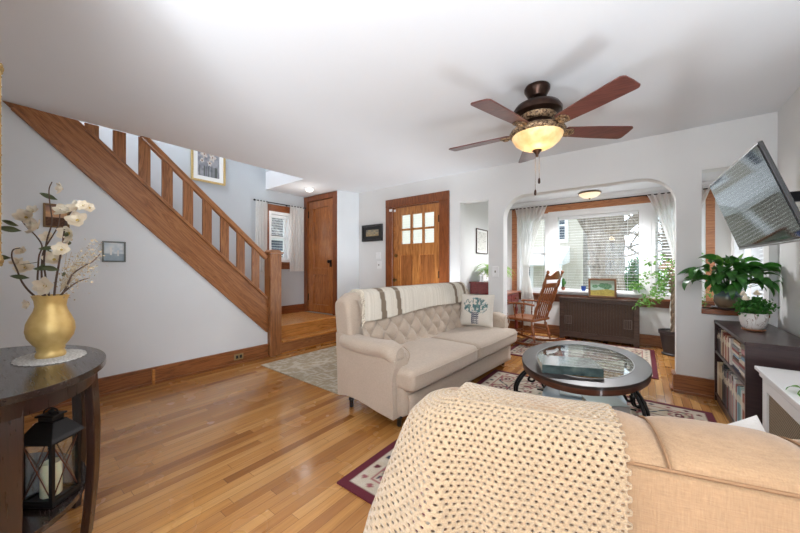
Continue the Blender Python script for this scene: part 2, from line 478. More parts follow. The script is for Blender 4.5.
# back wall with the front door opening, the arch and the two small openings
AX0, AX1, AZ, AR = -1.36, 0.265, 2.03, 0.27
arch = [(AX0, 0.001)] + [(AX0, AZ - AR)]
for k in range(1, 13):
    a = pi - k * pi / 24; arch.append((AX0 + AR + AR * cos(a), AZ - AR + AR * sin(a)))
for k in range(0, 13):
    a = pi / 2 - k * pi / 24; arch.append((AX1 - AR + AR * cos(a), AZ - AR + AR * sin(a)))
arch += [(AX1, 0.001)]
DX0, DX1, DZ = -3.13, -2.265, 2.095
outer = [(-4.12, 0), (DX0, 0), (DX0, DZ), (DX1, DZ), (DX1, 0)] + arch + [(1.1, 0), (1.1, CH), (-4.12, CH)]
LP = (-1.948, -1.553, 0.79, 2.035); RP = (0.439, 0.842, 0.79, 2.035)
m = MB(); m.prism(outer, 'XZ', YB, YB2, [rect(*LP), rect(*RP)])
struct(m.build('wall_back', m_wall, smooth=False))
# right wall, with a window beside the camera
m = MB(); m.prism(rect(-3.1, YB2 + 0.0, 0, CH), 'YZ', XR, XR + 0.15, [rect(-1.7, -0.1, 0.8, 2.1)])
struct(m.build('wall_right', m_wall, smooth=False))
m = MB(); m.prism(rect(-1.45, XR + 0.15, 0, CH), 'XZ', -3.1, -2.95, [rect(-1.2, 0.7, 0.75, 2.15)])
struct(m.build('wall_rear', m_wall, smooth=False))
m = MB(); m.prism([(-4.0, 0), (-1.35, 0), (-1.35, CH), (-4.0, CH)], 'XZ', -0.14, 0.0)
m.box(-1.49, -1.35, -3.1, -0.14, 0, CH)
struct(m.build('wall_console', m_wall, smooth=False))
# wall under the stairs
def z_bot(y): return 2.415 - (y - 0.102) * 0.9859
def z_top(y): return 2.41 - (y - 0.512) * 0.9542
m = MB(); m.prism([(0, 0), (2.26, 0), (2.26, 0.40), (0.09, CH), (0, CH)], 'YZ', -4.0, XL)
struct(m.build('wall_left', m_cool, smooth=False))
m = MB(); m.prism(rect(-1.3, YB2, 0, 4.9), 'YZ', -5.05, -4.9, [rect(2.86, 3.27, 1.24, 2.09)])
struct(m.build('wall_stair', m_hall, smooth=False))
m = MB(); m.box(-5.05, -3.87, -1.3, -1.15, 0, 4.9); m.box(-3.99, -3.87, -1.3, 2.95, CH + 0.28, 4.9); m.box(-4.9, -3.99, 2.81, 2.95, CH + 0.281, 4.9)
m.box(-3.99, -3.87, -1.3, 0.0, 0, CH + 0.3)
struct(m.build('wall_stairwell', m_hall, smooth=False))
m = MB(); m.prism([(-4.9, 3.63), (-4.02, 3.63), (-4.0, 3.55), (-3.86, YB), (-3.86, YB2), (-5.05, YB2), (-5.05, 3.63)], 'XY', 0, CH)
struct(m.build('wall_closet', m_cool, smooth=False))
# sunroom
m = MB()
m.prism(rect(XSL - 0.15, XSR + 0.15, 0, SCH), 'XZ', YW, YW + 0.15, [rect(-1.80, -1.27, 0.70, 2.08), rect(-1.18, 0.036, 0.715, 2.06), rect(0.125, 0.70, 0.70, 2.08)])
struct(m.build('wall_sunroom_back', m_wall, smooth=False))
m = MB(); m.box(XSL - 0.15, XSL, YB2, YW, 0, SCH); struct(m.build('wall_sunroom_left', m_wall, smooth=False))
m = MB(); m.prism(rect(YB2, YW, 0, SCH), 'YZ', XSR, XSR + 0.15, [rect(4.25, 5.75, 0.72, 2.08)])
struct(m.build('wall_sunroom_right', m_wall, smooth=False))
m = MB(); m.box(XSL, XSR, YW - 0.05, YW, 2.22, SCH); m.box(XSL, XSR, YW - 0.09, YW - 0.05, 2.255, SCH)
struct(m.build('trim_1', m_white, smooth=False))

# baseboards
def baseboard(name, pts, mat, h=0.165, t=0.022):
    m = MB()
    for (a, b) in pts:
        a, b = Vector((*a, 0)), Vector((*b, 0)); d = (b - a).normalized(); nrm = Vector((d.y, -d.x, 0))
        for (hh, z0, tt) in ((h - 0.02, 0, t), (0.02, h - 0.02, t + 0.006), (0.022, 0, t + 0.018)):
            c = (a + b) / 2 + nrm * (tt / 2) + Vector((0, 0, z0 + hh / 2))
            m.obox(c, d, nrm, (0, 0, 1), (b - a).length / 2 + (tt if tt > t else 0) * 0, tt / 2, hh / 2)
    return struct(m.build(name, mat, smooth=False, bevel=0.003))
baseboard('baseboard_left', [((XL, 0.0), (XL, 2.24))], m_baseY)
baseboard('baseboard_back', [((-3.86, YB), (-3.247, YB)), ((-2.11, YB), (AX0, YB)), ((AX1 - 0.02, YB), (XR, YB))], m_baseX)
baseboard('baseboard_arch', [((AX1, YB2), (AX1, YB)), ((AX0, YB), (AX0, YB2))], m_baseY)
baseboard('baseboard_sunroom_back', [((XSL, YW), (XSR, YW))], m_baseX)
baseboard('baseboard_sunroom_left', [((XSL, YB2), (XSL, YW))], m_baseY)
baseboard('baseboard_sunroom_right', [((XSR, YW), (XSR, YB2))], m_baseY)
baseboard('baseboard_right', [((XR, YB), (XR, -2.9))], m_baseY)
m = MB(); m.box(-4.9, -4.875, 2.3, 3.63, 0.35, 0.48); m.box(-4.9, -4.868, 2.3, 3.63, 0.47, 0.49)
struct(m.build('baseboard_stair', m_caseY, smooth=False, bevel=0.003))

# ------------------------------------------------------------------ windows
WN = [0]
def window(plane, w0, w1, a0, a1, z0, z1, sash=True, fr=0.045):
    """white frame, sash rails and pane set in the wall between depths w0 (room side) and w1"""
    WN[0] += 1
    root = bpy.data.objects.new('window_%d' % WN[0], None); COL.objects.link(root); struct(root)
    sgn = 1 if w1 > w0 else -1
    m = MB(); m.prism(rect(a0, a1, z0, z1), plane, w0 - 0.012 * sgn, w1, [rect(a0 + fr, a1 - fr, z0 + fr, z1 - fr)])
    m.build('window_frame', m_white, root, smooth=False)
    g0 = w0 + 0.085 * sgn
    if sash:
        zm = (z0 + z1) / 2
        m = MB()
        m.prism(rect(a0 + fr, a1 - fr, zm - 0.02, zm + 0.02), plane, g0 - 0.02, g0 + 0.02)
        m.prism(rect(a0 + fr, a1 - fr, z0 + fr, z1 - fr), plane, g0 - 0.015, g0 + 0.015, [rect(a0 + fr + 0.035, a1 - fr - 0.035, z0 + fr + 0.045, z1 - fr - 0.035)])
        m.build('sash', m_white, root, smooth=False)
    m = MB(); m.prism(rect(a0 + fr * 0.5, a1 - fr * 0.5, z0 + fr * 0.5, z1 - fr * 0.5), plane, g0 - 0.002, g0 + 0.002)
    m.build('pane', m_glass, root, smooth=False)
    return root
window('XZ', YW, YW + 0.15, -1.18, 0.036, 0.715, 2.06, sash=False, fr=0.055)
window('XZ', YW, YW + 0.15, -1.80, -1.27, 0.70, 2.08)
window('XZ', YW, YW + 0.15, 0.125, 0.70, 0.70, 2.08)
window('YZ', XSR, XSR + 0.15, 4.25, 5.0, 0.72, 2.08)
window('YZ', XSR, XSR + 0.15, 5.0, 5.75, 0.72, 2.08)
window('YZ', -4.9, -5.05, 2.86, 3.27, 1.24, 2.09)
window('YZ', XR, XR + 0.15, -1.7, -0.9, 0.8, 2.1)
window('YZ', XR, XR + 0.15, -0.9, -0.1, 0.8, 2.1)
window('XZ', -2.95, -3.1, -1.2, -0.25, 0.75, 2.15)
window('XZ', -2.95, -3.1, -0.25, 0.7, 0.75, 2.15)
# stained casings round the window groups
m = MB()
m.box(-1.89, 0.79, YW - 0.025, YW + 0.001, 2.085, 2.205)
m.box(-1.89, -1.80, YW - 0.022, YW + 0.001, 0.60, 2.085); m.box(0.70, 0.79, YW - 0.022, YW + 0.001, 0.60, 2.085)
struct(m.build('trim_2', m_cut(srgb(126, 76, 46), srgb(176, 114, 74), srgb(194, 134, 92), 'X'), smooth=False, bevel=0.004))
m = MB(); m.box(-1.93, 0.83, YW - 0.06, YW, 0.665, 0.70); m.box(-1.89, 0.79, YW - 0.025, YW, 0.57, 0.665)
struct(m.build('trim_3', m_cut(srgb(78, 40, 22), srgb(112, 62, 38), srgb(130, 78, 50), 'X'), smooth=False, bevel=0.004))
m = MB()
m.box(XSR - 0.022, XSR, 4.15, 5.85, 2.085, 2.2); m.box(XSR - 0.022, XSR, 5.75, 5.85, 0.6, 2.085); m.box(XSR - 0.022, XSR, 4.15, 4.25, 0.6, 2.085); m.box(XSR - 0.05, XSR, 4.12, 5.85, 0.68, 0.715)
struct(m.build('trim_4', m_white, smooth=False, bevel=0.004))
m = MB()   # white mullions between the sashes
m.box(-1.27, -1.18, YW - 0.018, YW + 0.001, 0.70, 2.09); m.box(0.036, 0.125, YW - 0.018, YW + 0.001, 0.70, 2.09); m.box(-1.27, 0.125, YW - 0.03, YW + 0.001, 2.05, 2.10)
m.box(-1.22, 0.07, YW - 0.085, YW + 0.02, 0.745, 0.772)
struct(m.build('trim_5', m_white, smooth=False, bevel=0.003))
m = MB()   # casing of the stair window
m.box(-4.9, -4.875, 2.76, 3.37, 2.09, 2.20); m.box(-4.9, -4.88, 2.76, 2.86, 1.15, 2.09); m.box(-4.9, -4.88, 3.27, 3.37, 1.15, 2.09); m.box(-4.9, -4.875, 2.76, 3.37, 1.12, 1.22); m.box(-4.9, -4.85, 2.74, 3.39, 1.215, 1.24)
struct(m.build('trim_6', m_caseY, smooth=False, bevel=0.003))
# sills of the two small openings
m = MB(); m.box(0.437, 0.844, YB - 0.03, YB2 + 0.03, 0.745, 0.79)
struct(m.build('trim_7', m_caseX, smooth=False, bevel=0.004))
m = MB(); m.box(-1.95, -1.551, YB - 0.03, YB2 + 0.03, 0.745, 0.79)
struct(m.build('trim_8', m_caseX, smooth=False, bevel=0.004))

def blind(label, plane, w, a0, a1, z0, z1, tilt=0.0, drop=1.0):
    o = thing('window_blind', label, 'blind', ((a0 + a1) / 2, w, z1) if plane == 'XZ' else (w, (a0 + a1) / 2, z1), group='white slatted window blinds')
    m = MB(); n = int((z1 - z0) * drop / 0.044)
    for k in range(1, n):
        z = z1 - 0.03 - k * 0.044
        if plane == 'XZ': m.obox(((a0 + a1) / 2, w, z), (1, 0, 0), (0, cos(tilt), sin(tilt)), (0, -sin(tilt), cos(tilt)), (a1 - a0) / 2, 0.0105, 0.0010)
        else: m.obox((w, (a0 + a1) / 2, z), (0, 1, 0), (cos(tilt), 0, sin(tilt)), (-sin(tilt), 0, cos(tilt)), (a1 - a0) / 2, 0.0105, 0.0010)
    m.build('slats', m_slat, o, smooth=False, world=True)
    zb = z1 - 0.03 - n * 0.044
    for nm, za, zc in (('head_rail', z1 - 0.045, z1), ('bottom_rail', zb - 0.004, zb + 0.012)):
        m = MB()
        if plane == 'XZ': m.box(a0, a1, w - 0.02, w + 0.02, za, zc)
        else: m.box(w - 0.02, w + 0.02, a0, a1, za, zc)
        m.build(nm, m_slat, o, smooth=False, world=True)
    for t in (0.12, 0.88):
        m = MB(); a = lerp(a0, a1, t)
        p = (a, w - 0.02) if plane == 'XZ' else (w - 0.02, a)
        m.cyl((*p, zb), (*p, z1), 0.0012, n=5)
        m.build('ladder_cord', m_slat, o, smooth=False, world=True)
blind('wide white slatted blind on the large sunroom picture window', 'XZ', YW + 0.045, -1.115, -0.03, 0.78, 2.0)
blind('white slatted blind on the narrow sash window behind the rocking chair', 'XZ', YW + 0.045, -1.75, -1.32, 0.75, 2.03)
blind('white slatted blind on the narrow sash window behind the ficus', 'XZ', YW + 0.045, 0.175, 0.65, 0.75, 2.03, 0.5)
blind('white slatted blind seen through the small opening, directly behind the peace lily', 'YZ', XSR + 0.045, 4.30, 4.95, 0.77, 2.03, 0.5)
blind('white slatted blind in the sunroom corner beside the brown window casing', 'YZ', XSR + 0.045, 5.05, 5.70, 0.77, 2.03, 0.5)
blind('small white slatted blind on the stair landing window', 'YZ', -4.955, 2.91, 3.22, 1.3, 2.04, 0.1, 0.9)

# ------------------------------------------------------------------ doors
d = bpy.data.objects.new('door_1', None); COL.objects.link(d); struct(d); d.location = (-2.7, YB, 0)
m = MB()
m.box(-3.247, DX0, YB - 0.025, YB, 0, DZ); m.box(DX1, -2.11, YB - 0.025, YB, 0, DZ); m.box(-3.247, -2.11, YB - 0.028, YB, DZ, 2.22)
m.box(DX0, DX0 + 0.012, YB, YB2, 0, DZ); m.box(DX1 - 0.012, DX1, YB, YB2, 0, DZ); m.box(DX0, DX1, YB, YB2, DZ - 0.012, DZ)
m.build('casing', m_case, d, smooth=False, bevel=0.004, world=True)
x0, x1 = DX0 + 0.014, DX1 - 0.014; ya, yb = YB + 0.012, YB + 0.055
gl = [(-2.965, -2.79), (-2.757, -2.578), (-2.545, -2.372)]
holes = [rect(a, b, z, w) for a, b in gl for z, w in ((1.515, 1.72), (1.75, 1.96))]
m = MB(); m.prism(rect(x0, x1, 0.008, DZ - 0.016), 'XZ', ya, yb, holes + [rect(-2.975, -2.755, 0.22, 1.34), rect(-2.615, -2.375, 0.22, 1.34)])
m.build('door_leaf', m_doorwood, d, smooth=False, bevel=0.005, world=True)
for a, b in ((-2.975, -2.755), (-2.615, -2.375)):
    m = MB(); m.box(a, b, ya + 0.014, yb - 0.014, 0.22, 1.34); m.build('door_panel', wood('sunk_door_panel', srgb(98, 54, 22), srgb(140, 84, 42), srgb(166, 106, 58), 'Z'), d, smooth=False, world=True)
m = MB(); m.box(-2.98, -2.36, yb - 0.02, yb - 0.016, 1.5, 1.97); m.build('pane', m_glass, d, smooth=False, world=True)
def knob(parent, p, plate=True, mat=None):
    m = MB()
    if plate: m.box(p[0] - 0.024, p[0] + 0.024, p[1] - 0.006, p[1] + 0.002, p[2] - 0.09, p[2] + 0.03)
    m.lathe([(0.011, 0), (0.011, 0.03), (0.026, 0.038), (0.03, 0.05), (0.024, 0.062), (0.0001, 0.066)], (p[0], p[1], p[2]), 16, axis=(0, -1, 0))
    m.build('door_knob', mat or m_brass, parent, world=True)
knob(d, (-3.06, ya, 0.955), False)
m = MB(); m.cyl((-3.06, ya, 1.335), (-3.06, ya - 0.02, 1.335), 0.026, 0.022, 16); m.box(-3.066, -3.054, ya - 0.035, ya - 0.018, 1.315, 1.355); m.build('deadbolt', m_brass, d, world=True)
for z in (0.3, 1.05, 1.85):
    m = MB(); m.box(x1 - 0.012, x1 + 0.014, YB - 0.004, YB + 0.014, z - 0.05, z + 0.05); m.build('hinge', m_iron, d, smooth=False, world=True)
m = MB(); m.box(-3.155, -3.105, YB - 0.045, YB - 0.028, 2.03, 2.065); m.box(-3.098, -3.066, ya - 0.014, ya, 2.025, 2.06); m.build('door_sensor', m_white, d, smooth=False, bevel=0.003, world=True)

d = bpy.data.objects.new('door_2', None); COL.objects.link(d); struct(d); d.location = (-4.45, 3.6, 0.35)
m = MB()
m.box(-4.898, -4.80, 3.55, 3.63, 0.352, 2.42); m.box(-4.115, -4.0, 3.55, 3.63, 0.352, 2.42); m.box(-4.80, -4.115, 3.55, 3.63, 2.33, 2.42)
m.build('casing', m_case, d, smooth=False, bevel=0.004, world=True)
m = MB(); m.prism(rect(-4.795, -4.12, 0.36, 2.325), 'XZ', 3.572, 3.614, [rect(-4.66, -4.25, 1.14, 2.2), rect(-4.66, -4.25, 0.5, 1.02)])
m.build('door_leaf', m_closetwood, d, smooth=False, bevel=0.006, world=True)
for z0, z1 in ((1.14, 2.2), (0.5, 1.02)):
    m = MB(); m.box(-4.66, -4.25, 3.600, 3.612, z0, z1); m.build('door_panel', m_closetwood, d, smooth=False, world=True)
knob(d, (-4.185, 3.572, 1.25), True, m_iron)
for z in (0.62, 2.1):
    m = MB(); m.box(-4.80, -4.78, 3.565, 3.585, z - 0.06, z + 0.06); m.build('hinge', m_iron, d, smooth=False, world=True)

# ------------------------------------------------------------------ landing, steps and staircase
t = thing('entry_landing', 'honey-coloured wooden landing with a step down, at the foot of the stairs', 'landing steps', (-4.3, 2.9, 0))
m = MB(); m.box(-4.899, -3.95, 2.32, 3.548, 0.0, 0.35); m.box(-3.96, -3.925, 2.41, 3.548, 0.318, 0.35); m.build('platform', m_landY, t, smooth=False, bevel=0.006, world=True)
m = MB(); m.box(-3.95, -3.81, 2.41, 3.50, 0.001, 0.147); m.build('riser', m_oakY, t, smooth=False, bevel=0.003, world=True)
m = MB(); m.box(-3.95, -3.778, 2.41, 3.52, 0.147, 0.177); m.build('tread', m_landY, t, smooth=False, bevel=0.008, world=True)
m = MB(); m.box(-3.812, -3.795, 2.41, 3.50, 0.001, 0.02); m.build('shoe_moulding', m_landY, t, smooth=False, world=True)

t = thing('staircase', 'oak staircase with flat balusters rising along the left wall into the ceiling', 'staircase', (-3.9, 2.3, 0))
e = 0.0
m = MB(); m.prism([(2.24, z_bot(2.24)), (2.255, z_top(2.24)), (0.50, CH - 0.005), (0.092, CH - 0.005)], 'YZ', -3.905, -3.857)
m.build('stringer', m_oakS, t, smooth=False, bevel=0.003, world=True)
def sloped(y0, y1, zf, off, w, th, xc, name, mat, bev=0.006, parent=t):
    m = MB(); m.bar((xc, y0, zf(y0) + off), (xc, y1, zf(y1) + off), w, th, (0, 0, 1)); return m.build(name, mat, parent, smooth=False, bevel=bev, world=True)
sloped(0.14, 2.235, z_bot, 0.012, 0.062, 0.03, -3.872, 'lower_moulding', m_oakS)
sloped(0.55, 2.238, z_top, -0.012, 0.085, 0.03, -3.878, 'stringer_cap', m_oakS)
z_h = lambda y: 1.305 + (2.24 - y) * 0.905
sloped(0.94, 2.235, z_h, -0.035, 0.065, 0.062, -3.88, 'handrail', m_oakS, 0.014)
for k in range(9):
    y0 = 0.54 + k * 0.1878; y1 = y0 + 0.093
    zt = lambda y: min(z_h(y) - 0.05, CH - 0.004)
    zb0, zb1 = z_top(y0) - 0.004, z_top(y1) - 0.004
    poly = [(y1, zb1), (y1, zt(y1)), (y0, zt(y0))]
    if zb0 < zt(y0) - 0.003: poly.append((y0, zb0))
    else: poly = [(y1, zb1), (y1, CH - 0.004), (max(y0, 0.512), CH - 0.004)]
    m = MB(); m.prism(poly, 'YZ', -3.894, -3.868); m.build('baluster', m_oakZ, t, smooth=False, bevel=0.002, world=True)
m = MB(); m.box(-3.945, -3.80, 2.245, 2.405, 0.0, 1.335); m.build('newel_post', m_oakZ, t, smooth=False, bevel=0.006, world=True)
m = MB(); m.box(-3.965, -3.78, 2.225, 2.425, 1.335, 1.358); m.prism([(2.235, 1.358), (2.415, 1.358), (2.385, 1.385), (2.265, 1.385)], 'YZ', -3.935, -3.81)
m.build('newel_cap', m_oakY, t, smooth=False, bevel=0.006, world=True)
m = MB()
for k in range(11):
    z1 = 0.35 + (k + 1) * 0.2; y0 = 2.30 - (k + 1) * 0.205
    m.box(-4.899, -3.906, y0, y0 + 0.235, z1 - 0.03, z1); m.box(-4.899, -3.906, y0 + 0.19, y0 + 0.205, z1 - 0.2, z1 - 0.03)
m.build('tread', m_landY, t, smooth=False, world=True)

# small fittings of the shell
o = thing('ceiling_light', 'small round white dome on the ceiling above the landing', 'ceiling light', (-4.24, 3.18, CH))
m = MB(); m.lathe([(0.075, 0), (0.075, -0.015), (0.06, -0.025)], (0, 0, 0)); m.build('base', m_white, o)
m = MB(); m.lathe([(0.062, -0.018), (0.06, -0.04), (0.04, -0.06), (0.0001, -0.068)], (0, 0, 0)); m.build('shade', emis('frosted_dome', (1, 0.97, 0.9), 0.6, (0.9, 0.9, 0.88)), o)
o = thing('wall_outlet', 'brown electrical outlet let into the wooden baseboard near the newel post', 'outlet', (XL + 0.028, 1.86, 0.085))
m = MB(); m.box(0, 0.006, -0.055, 0.055, -0.035, 0.035); m.build('cover_plate', plain('tan_plate', srgb(150, 130, 90), 0.4), o, smooth=False, bevel=0.002)
for dy in (-0.022, 0.022):
    m = MB(); m.box(0.005, 0.009, dy - 0.014, dy + 0.014, -0.018, 0.018); m.build('socket', m_black, o, smooth=False)
o = thing('door_stop', 'small wooden block standing on the baseboard below the stairs', 'door stop', (XL + 0.035, 1.02, 0.02))
m = MB(); m.box(-0.012, 0.022, -0.012, 0.012, -0.018, 0.13); o2 = m.build('block', m_landY, o, smooth=False, bevel=0.004)
def plate(name, label, cat, x, z, y=YB, hole=True, w=0.075, h=0.115):
    o = thing(name, label, cat, (x, y, z))
    m = MB(); m.box(-w / 2, w / 2, -0.007, 0, -h / 2, h / 2); m.build('cover_plate', m_white, o, smooth=False, bevel=0.003)
    if hole: m = MB(); m.box(-0.006, 0.006, -0.016, -0.006, -0.01, 0.014); m.build('toggle', plain('toggle_' + name, srgb(90, 86, 80), 0.4), o, smooth=False)
    return o
plate('wall_switch', 'white light switch plate on the wall left of the front door', 'light switch', -3.40, 1.19, w=0.09, h=0.12)
plate('intercom_panel', 'blank white wall panel just above the light switch left of the front door', 'wall panel', -3.42, 1.345, hole=False, w=0.10, h=0.105)
plate('wall_switch', 'white light switch plate on the narrow pier beside the arch', 'light switch', -1.46, 1.10, w=0.08, h=0.13)

# ------------------------------------------------------------------ outside
m_lawn = plain('lawn_green', srgb(96, 122, 66), 0.95, var=0.25, scale=3, bump=0.5)
m_drive = plain('pale_concrete', srgb(186, 184, 178), 0.9, var=0.05, scale=3)
def siding(name, c, pitch=0.12):
    g = G(name); v = g.geo(); x, y, z = g.sep(v)
    f = g.math('FRACT', g.math('DIVIDE', z, pitch))
    col = g.ramp(g.noise(v, 1.5, 3), [(0.3, mul(c, 0.96)), (0.7, c)])
    line = g.math('LESS_THAN', f, 0.1)
    col = g.mix(g.math('MULTIPLY', line, 0.35), col, mul(c, 0.45))
    return g.done(color=col, rough=0.8, normal=g.bump(f, 0.6, 0.03))
m_siding = siding('beige_siding', srgb(206, 198, 184))
m_siding2 = siding('cream_siding', srgb(196, 186, 168))
def shingles():
    g = G('grey_shingles'); v = g.geo()
    b = g.node('ShaderNodeTexBrick', {'Vector': v, 'Scale': 1.0, 'Color1': (*srgb(120, 116, 112), 1), 'Color2': (*srgb(84, 82, 82), 1), 'Mortar': (*srgb(50, 48, 48), 1), 'Brick Width': 0.25, 'Row Height': 0.12, 'Mortar Size': 0.012})
    n = g.noise(v, 9, 3)
    return g.done(color=g.mix(1.0, b.outputs[0], g.ramp(n, [(0.3, (0.7, 0.7, 0.7)), (0.7, (1.2, 1.2, 1.2))]), 'MULTIPLY'), rough=0.95)
m_shing = shingles()
m_dglass = plain('dark_window_glass', srgb(70, 80, 92), 0.1)
GZ = -0.55
m = MB(); m.box(-40, 30, 6.4, 60, GZ - 0.1, GZ); m.box(-40, -5.4, -10, 6.4, GZ - 0.1, GZ)
struct(m.build('ground', m_lawn, smooth=False))
m = MB(); m.box(-6.0, -1.6, 6.6, 11.2, GZ, GZ + 0.02); struct(m.build('driveway', m_drive, smooth=False))
def house(name, label, x0, x1, y0, y1, eave, side, ridge_axis, mat, wins, ridge_h=2.2):
    o = thing(name, label, 'house', ((x0 + x1) / 2, (y0 + y1) / 2, GZ))
    m = MB(); m.box(x0, x1, y0, y1, GZ, eave); m.build('wall', mat, o, smooth=False, world=True)
    m = MB(); e = 0.35
    if ridge_axis == 'X': m.prism([(y0 - e, eave - 0.12), (y1 + e, eave - 0.12), ((y0 + y1) / 2, eave + ridge_h)], 'YZ', x0 - e, x1 + e)
    else: m.prism([(x0 - e, eave - 0.12), (x1 + e, eave - 0.12), ((x0 + x1) / 2, eave + ridge_h)], 'XZ', y0 - e, y1 + e)
    m.build('roof', m_shing, o, smooth=False, world=True)
    for (face, a, z, w, h) in wins:
        m = MB(); q = MB()
        if face == 'S':
            m.prism(rect(a - w / 2 - 0.1, a + w / 2 + 0.1, z - 0.1, z + h + 0.1), 'XZ', y0 - 0.06, y0 + 0.0, [rect(a - w / 2, a + w / 2, z, z + h)])
            m.box(a - w / 2, a + w / 2, y0 - 0.05, y0, z + h / 2 - 0.03, z + h / 2 + 0.03)
            q.box(a - w / 2, a + w / 2, y0 - 0.02, y0, z, z + h)
        else:
            m.prism(rect(a - w / 2 - 0.1, a + w / 2 + 0.1, z - 0.1, z + h + 0.1), 'YZ', x1 + 0.06, x1, [rect(a - w / 2, a + w / 2, z, z + h)])
            m.box(x1, x1 + 0.05, a - w / 2, a + w / 2, z + h / 2 - 0.03, z + h / 2 + 0.03)
            q.box(x1, x1 + 0.02, a - w / 2, a + w / 2, z, z + h)
        f = m.build('window_frame', m_white, o, smooth=False, world=True)
        q.build('pane', m_dglass, f, smooth=False, world=True)
    return o
h = house('neighbor_house', 'beige sided two-storey house with a porch roof, seen through the sunroom windows', -9.5, -1.55, 12.0, 18.0, 5.2, 'S', 'X', m_siding,
      [('S', -3.55, 1.95, 0.7, 1.15), ('S', -3.45, -0.05, 0.55, 1.2), ('S', -2.3, 2.1, 0.5, 0.95), ('S', -6.0, 1.9, 0.8, 1.2), ('S', -6.0, -0.05, 0.8, 1.2)])
m = MB(); m.prism([(10.7, 1.35), (12.0, 1.85), (12.0, 1.3), (10.7, 1.2)], 'YZ', -9.3, -1.9); m.build('porch_roof', plain('porch_roof_white', srgb(214, 214, 212), 0.7), h, smooth=False, world=True)
for xp in (-2.08, -5.0):
    m = MB(); m.box(xp, xp + 0.13, 10.8, 10.93, GZ, 1.25); m.build('porch_post', m_white, h, smooth=False, world=True)
m = MB(); m.box(-1.55, -1.42, 12.3, 14.0, GZ, 5.8); m.build('chimney', plain('grey_stone', srgb(150, 146, 140), 0.9, var=0.3, scale=12, bump=0.5), h, smooth=False, world=True)
house('neighbor_cottage', 'cream sided house with a grey shingle roof, seen through the landing window', -15.0, -9.2, -1.0, 9.0, 2.25, 'E', 'Y', m_siding2,
      [('E', 5.5, 1.25, 0.7, 0.75), ('E', 3.4, 1.25, 0.7, 0.75)], 2.8)
m_bark = None
g = G('rough_grey_bark'); v = g.geo()
bk = g.noise(g.map(v, scale=(6, 6, 1.3)), 2.0, 5, 0.7, 1.0)
m_bark = g.done(color=g.ramp(bk, [(0.3, srgb(86, 76, 66)), (0.5, srgb(132, 119, 106)), (0.75, srgb(164, 152, 138))]), rough=0.95, normal=g.bump(bk, 1.0, 0.06))
rr = random.Random(5)
o = thing('street_tree', 'thick grey-barked bare tree trunk outside the sunroom picture window', 'tree', (-0.72, 10.0, GZ))
m = MB()
m.tube(spline([(-0.70, 10.0, GZ), (-0.70, 10.0, 0.2), (-0.71, 10.0, 1.2), (-0.76, 10.05, 2.1), (-0.86, 10.1, 3.4), (-1.0, 10.1, 6.0)], 6), [lerp(0.40, 0.32, min(1, i / 10)) * (1 + 0.05 * sin(i * 1.7)) + 0.006 * i for i in range(31)], 16)
m.tube(spline([(-0.75, 10.0, 1.7), (-1.25, 9.9, 2.5), (-1.6, 9.8, 3.6)], 6), [0.2 - 0.008 * i for i in range(13)], 10)
m.tube(spline([(-0.6, 10.0, 1.9), (-0.1, 9.9, 2.35), (0.7, 9.9, 3.0)], 6), [0.17 - 0.008 * i for i in range(13)], 10)
m.ball((-1.0, 9.72, 1.25), 0.13, 10, 8)
m.build('trunk', m_bark, o, world=True)
m = MB()
for k in range(46):
    p = Vector((rr.uniform(-0.4, 2.6), rr.uniform(9.2, 11.5), rr.uniform(1.5, 3.3)))
    dr = Vector((rr.uniform(-1, 1), rr.uniform(-0.4, 0.4), rr.uniform(-0.6, 0.5))).normalized(); q = p + dr * rr.uniform(0.7, 1.5)
    mid = (p + q) / 2 + Vector((rr.uniform(-0.15, 0.15), 0, rr.uniform(-0.15, 0.15)))
    m.tube([p, mid, q], [0.03, 0.02, 0.007], 5)
    for j_ in range(4):
        s0 = p.lerp(q, rr.uniform(0.2, 0.9)); m.tube([s0, s0 + Vector((rr.uniform(-0.4, 0.4), rr.uniform(-0.2, 0.2), rr.uniform(-0.35, 0.35)))], [0.012, 0.005], 4)
m.build('twigs', m_bark, o, world=True)

def leaves(m, center, radii, n, size, rnd, up=0.3, pw=0.4):
    """n small pointed leaves through an ellipsoid"""
    c = Vector(center)
    for k in range(n):
        d = Vector((rnd.gauss(0, 1), rnd.gauss(0, 1), rnd.gauss(0, 1))).normalized() * (rnd.random() ** pw)
        p = c + Vector((d.x * radii[0], d.y * radii[1], d.z * radii[2]))
        a = Vector((rnd.gauss(0, 1), rnd.gauss(0, 1), rnd.gauss(0, 0.6) + up)).normalized()
        b = a.cross(Vector((rnd.gauss(0, 1), rnd.gauss(0, 1), rnd.gauss(0, 1)))).normalized()
        n_ = a.cross(b); s = size * rnd.uniform(0.7, 1.25)
        m.add([p, p + a * s * 0.35 + b * s * 0.25 - n_ * s * 0.04, p + a * s * 0.35 - b * s * 0.25 - n_ * s * 0.04, p + a * s * 0.35, p + a * s * 0.75 + b * s * 0.15, p + a * s * 0.75 - b * s * 0.15, p + a * s], [(0, 3, 1), (0, 2, 3), (1, 3, 6, 4), (3, 2, 5, 6)])
    return m
o = thing('evergreen_bush', 'tall dense dark green bush outside, right of the big trunk', 'bush', (-0.05, 11.0, GZ))
m = MB(); leaves(m, (-0.02, 11.0, 0.45), (0.5, 0.5, 0.95), 2600, 0.13, rr); m.build('foliage', m_leafd, o, normals=False, world=True, smooth=False)
m = MB(); m.cyl((-0.02, 11, GZ), (-0.02, 11, 0.9), 0.06, 0.03, 8); m.build('stem', m_bark, o, world=True)
o = thing('garden_shrub', 'low leafy green shrub on the lawn outside, near the gazebo', 'shrub', (0.75, 9.6, GZ))
m = MB(); leaves(m, (0.75, 9.6, -0.1), (0.5, 0.4, 0.5), 1400, 0.12, rr); m.build('foliage', m_leafm, o, normals=False, world=True, smooth=False)
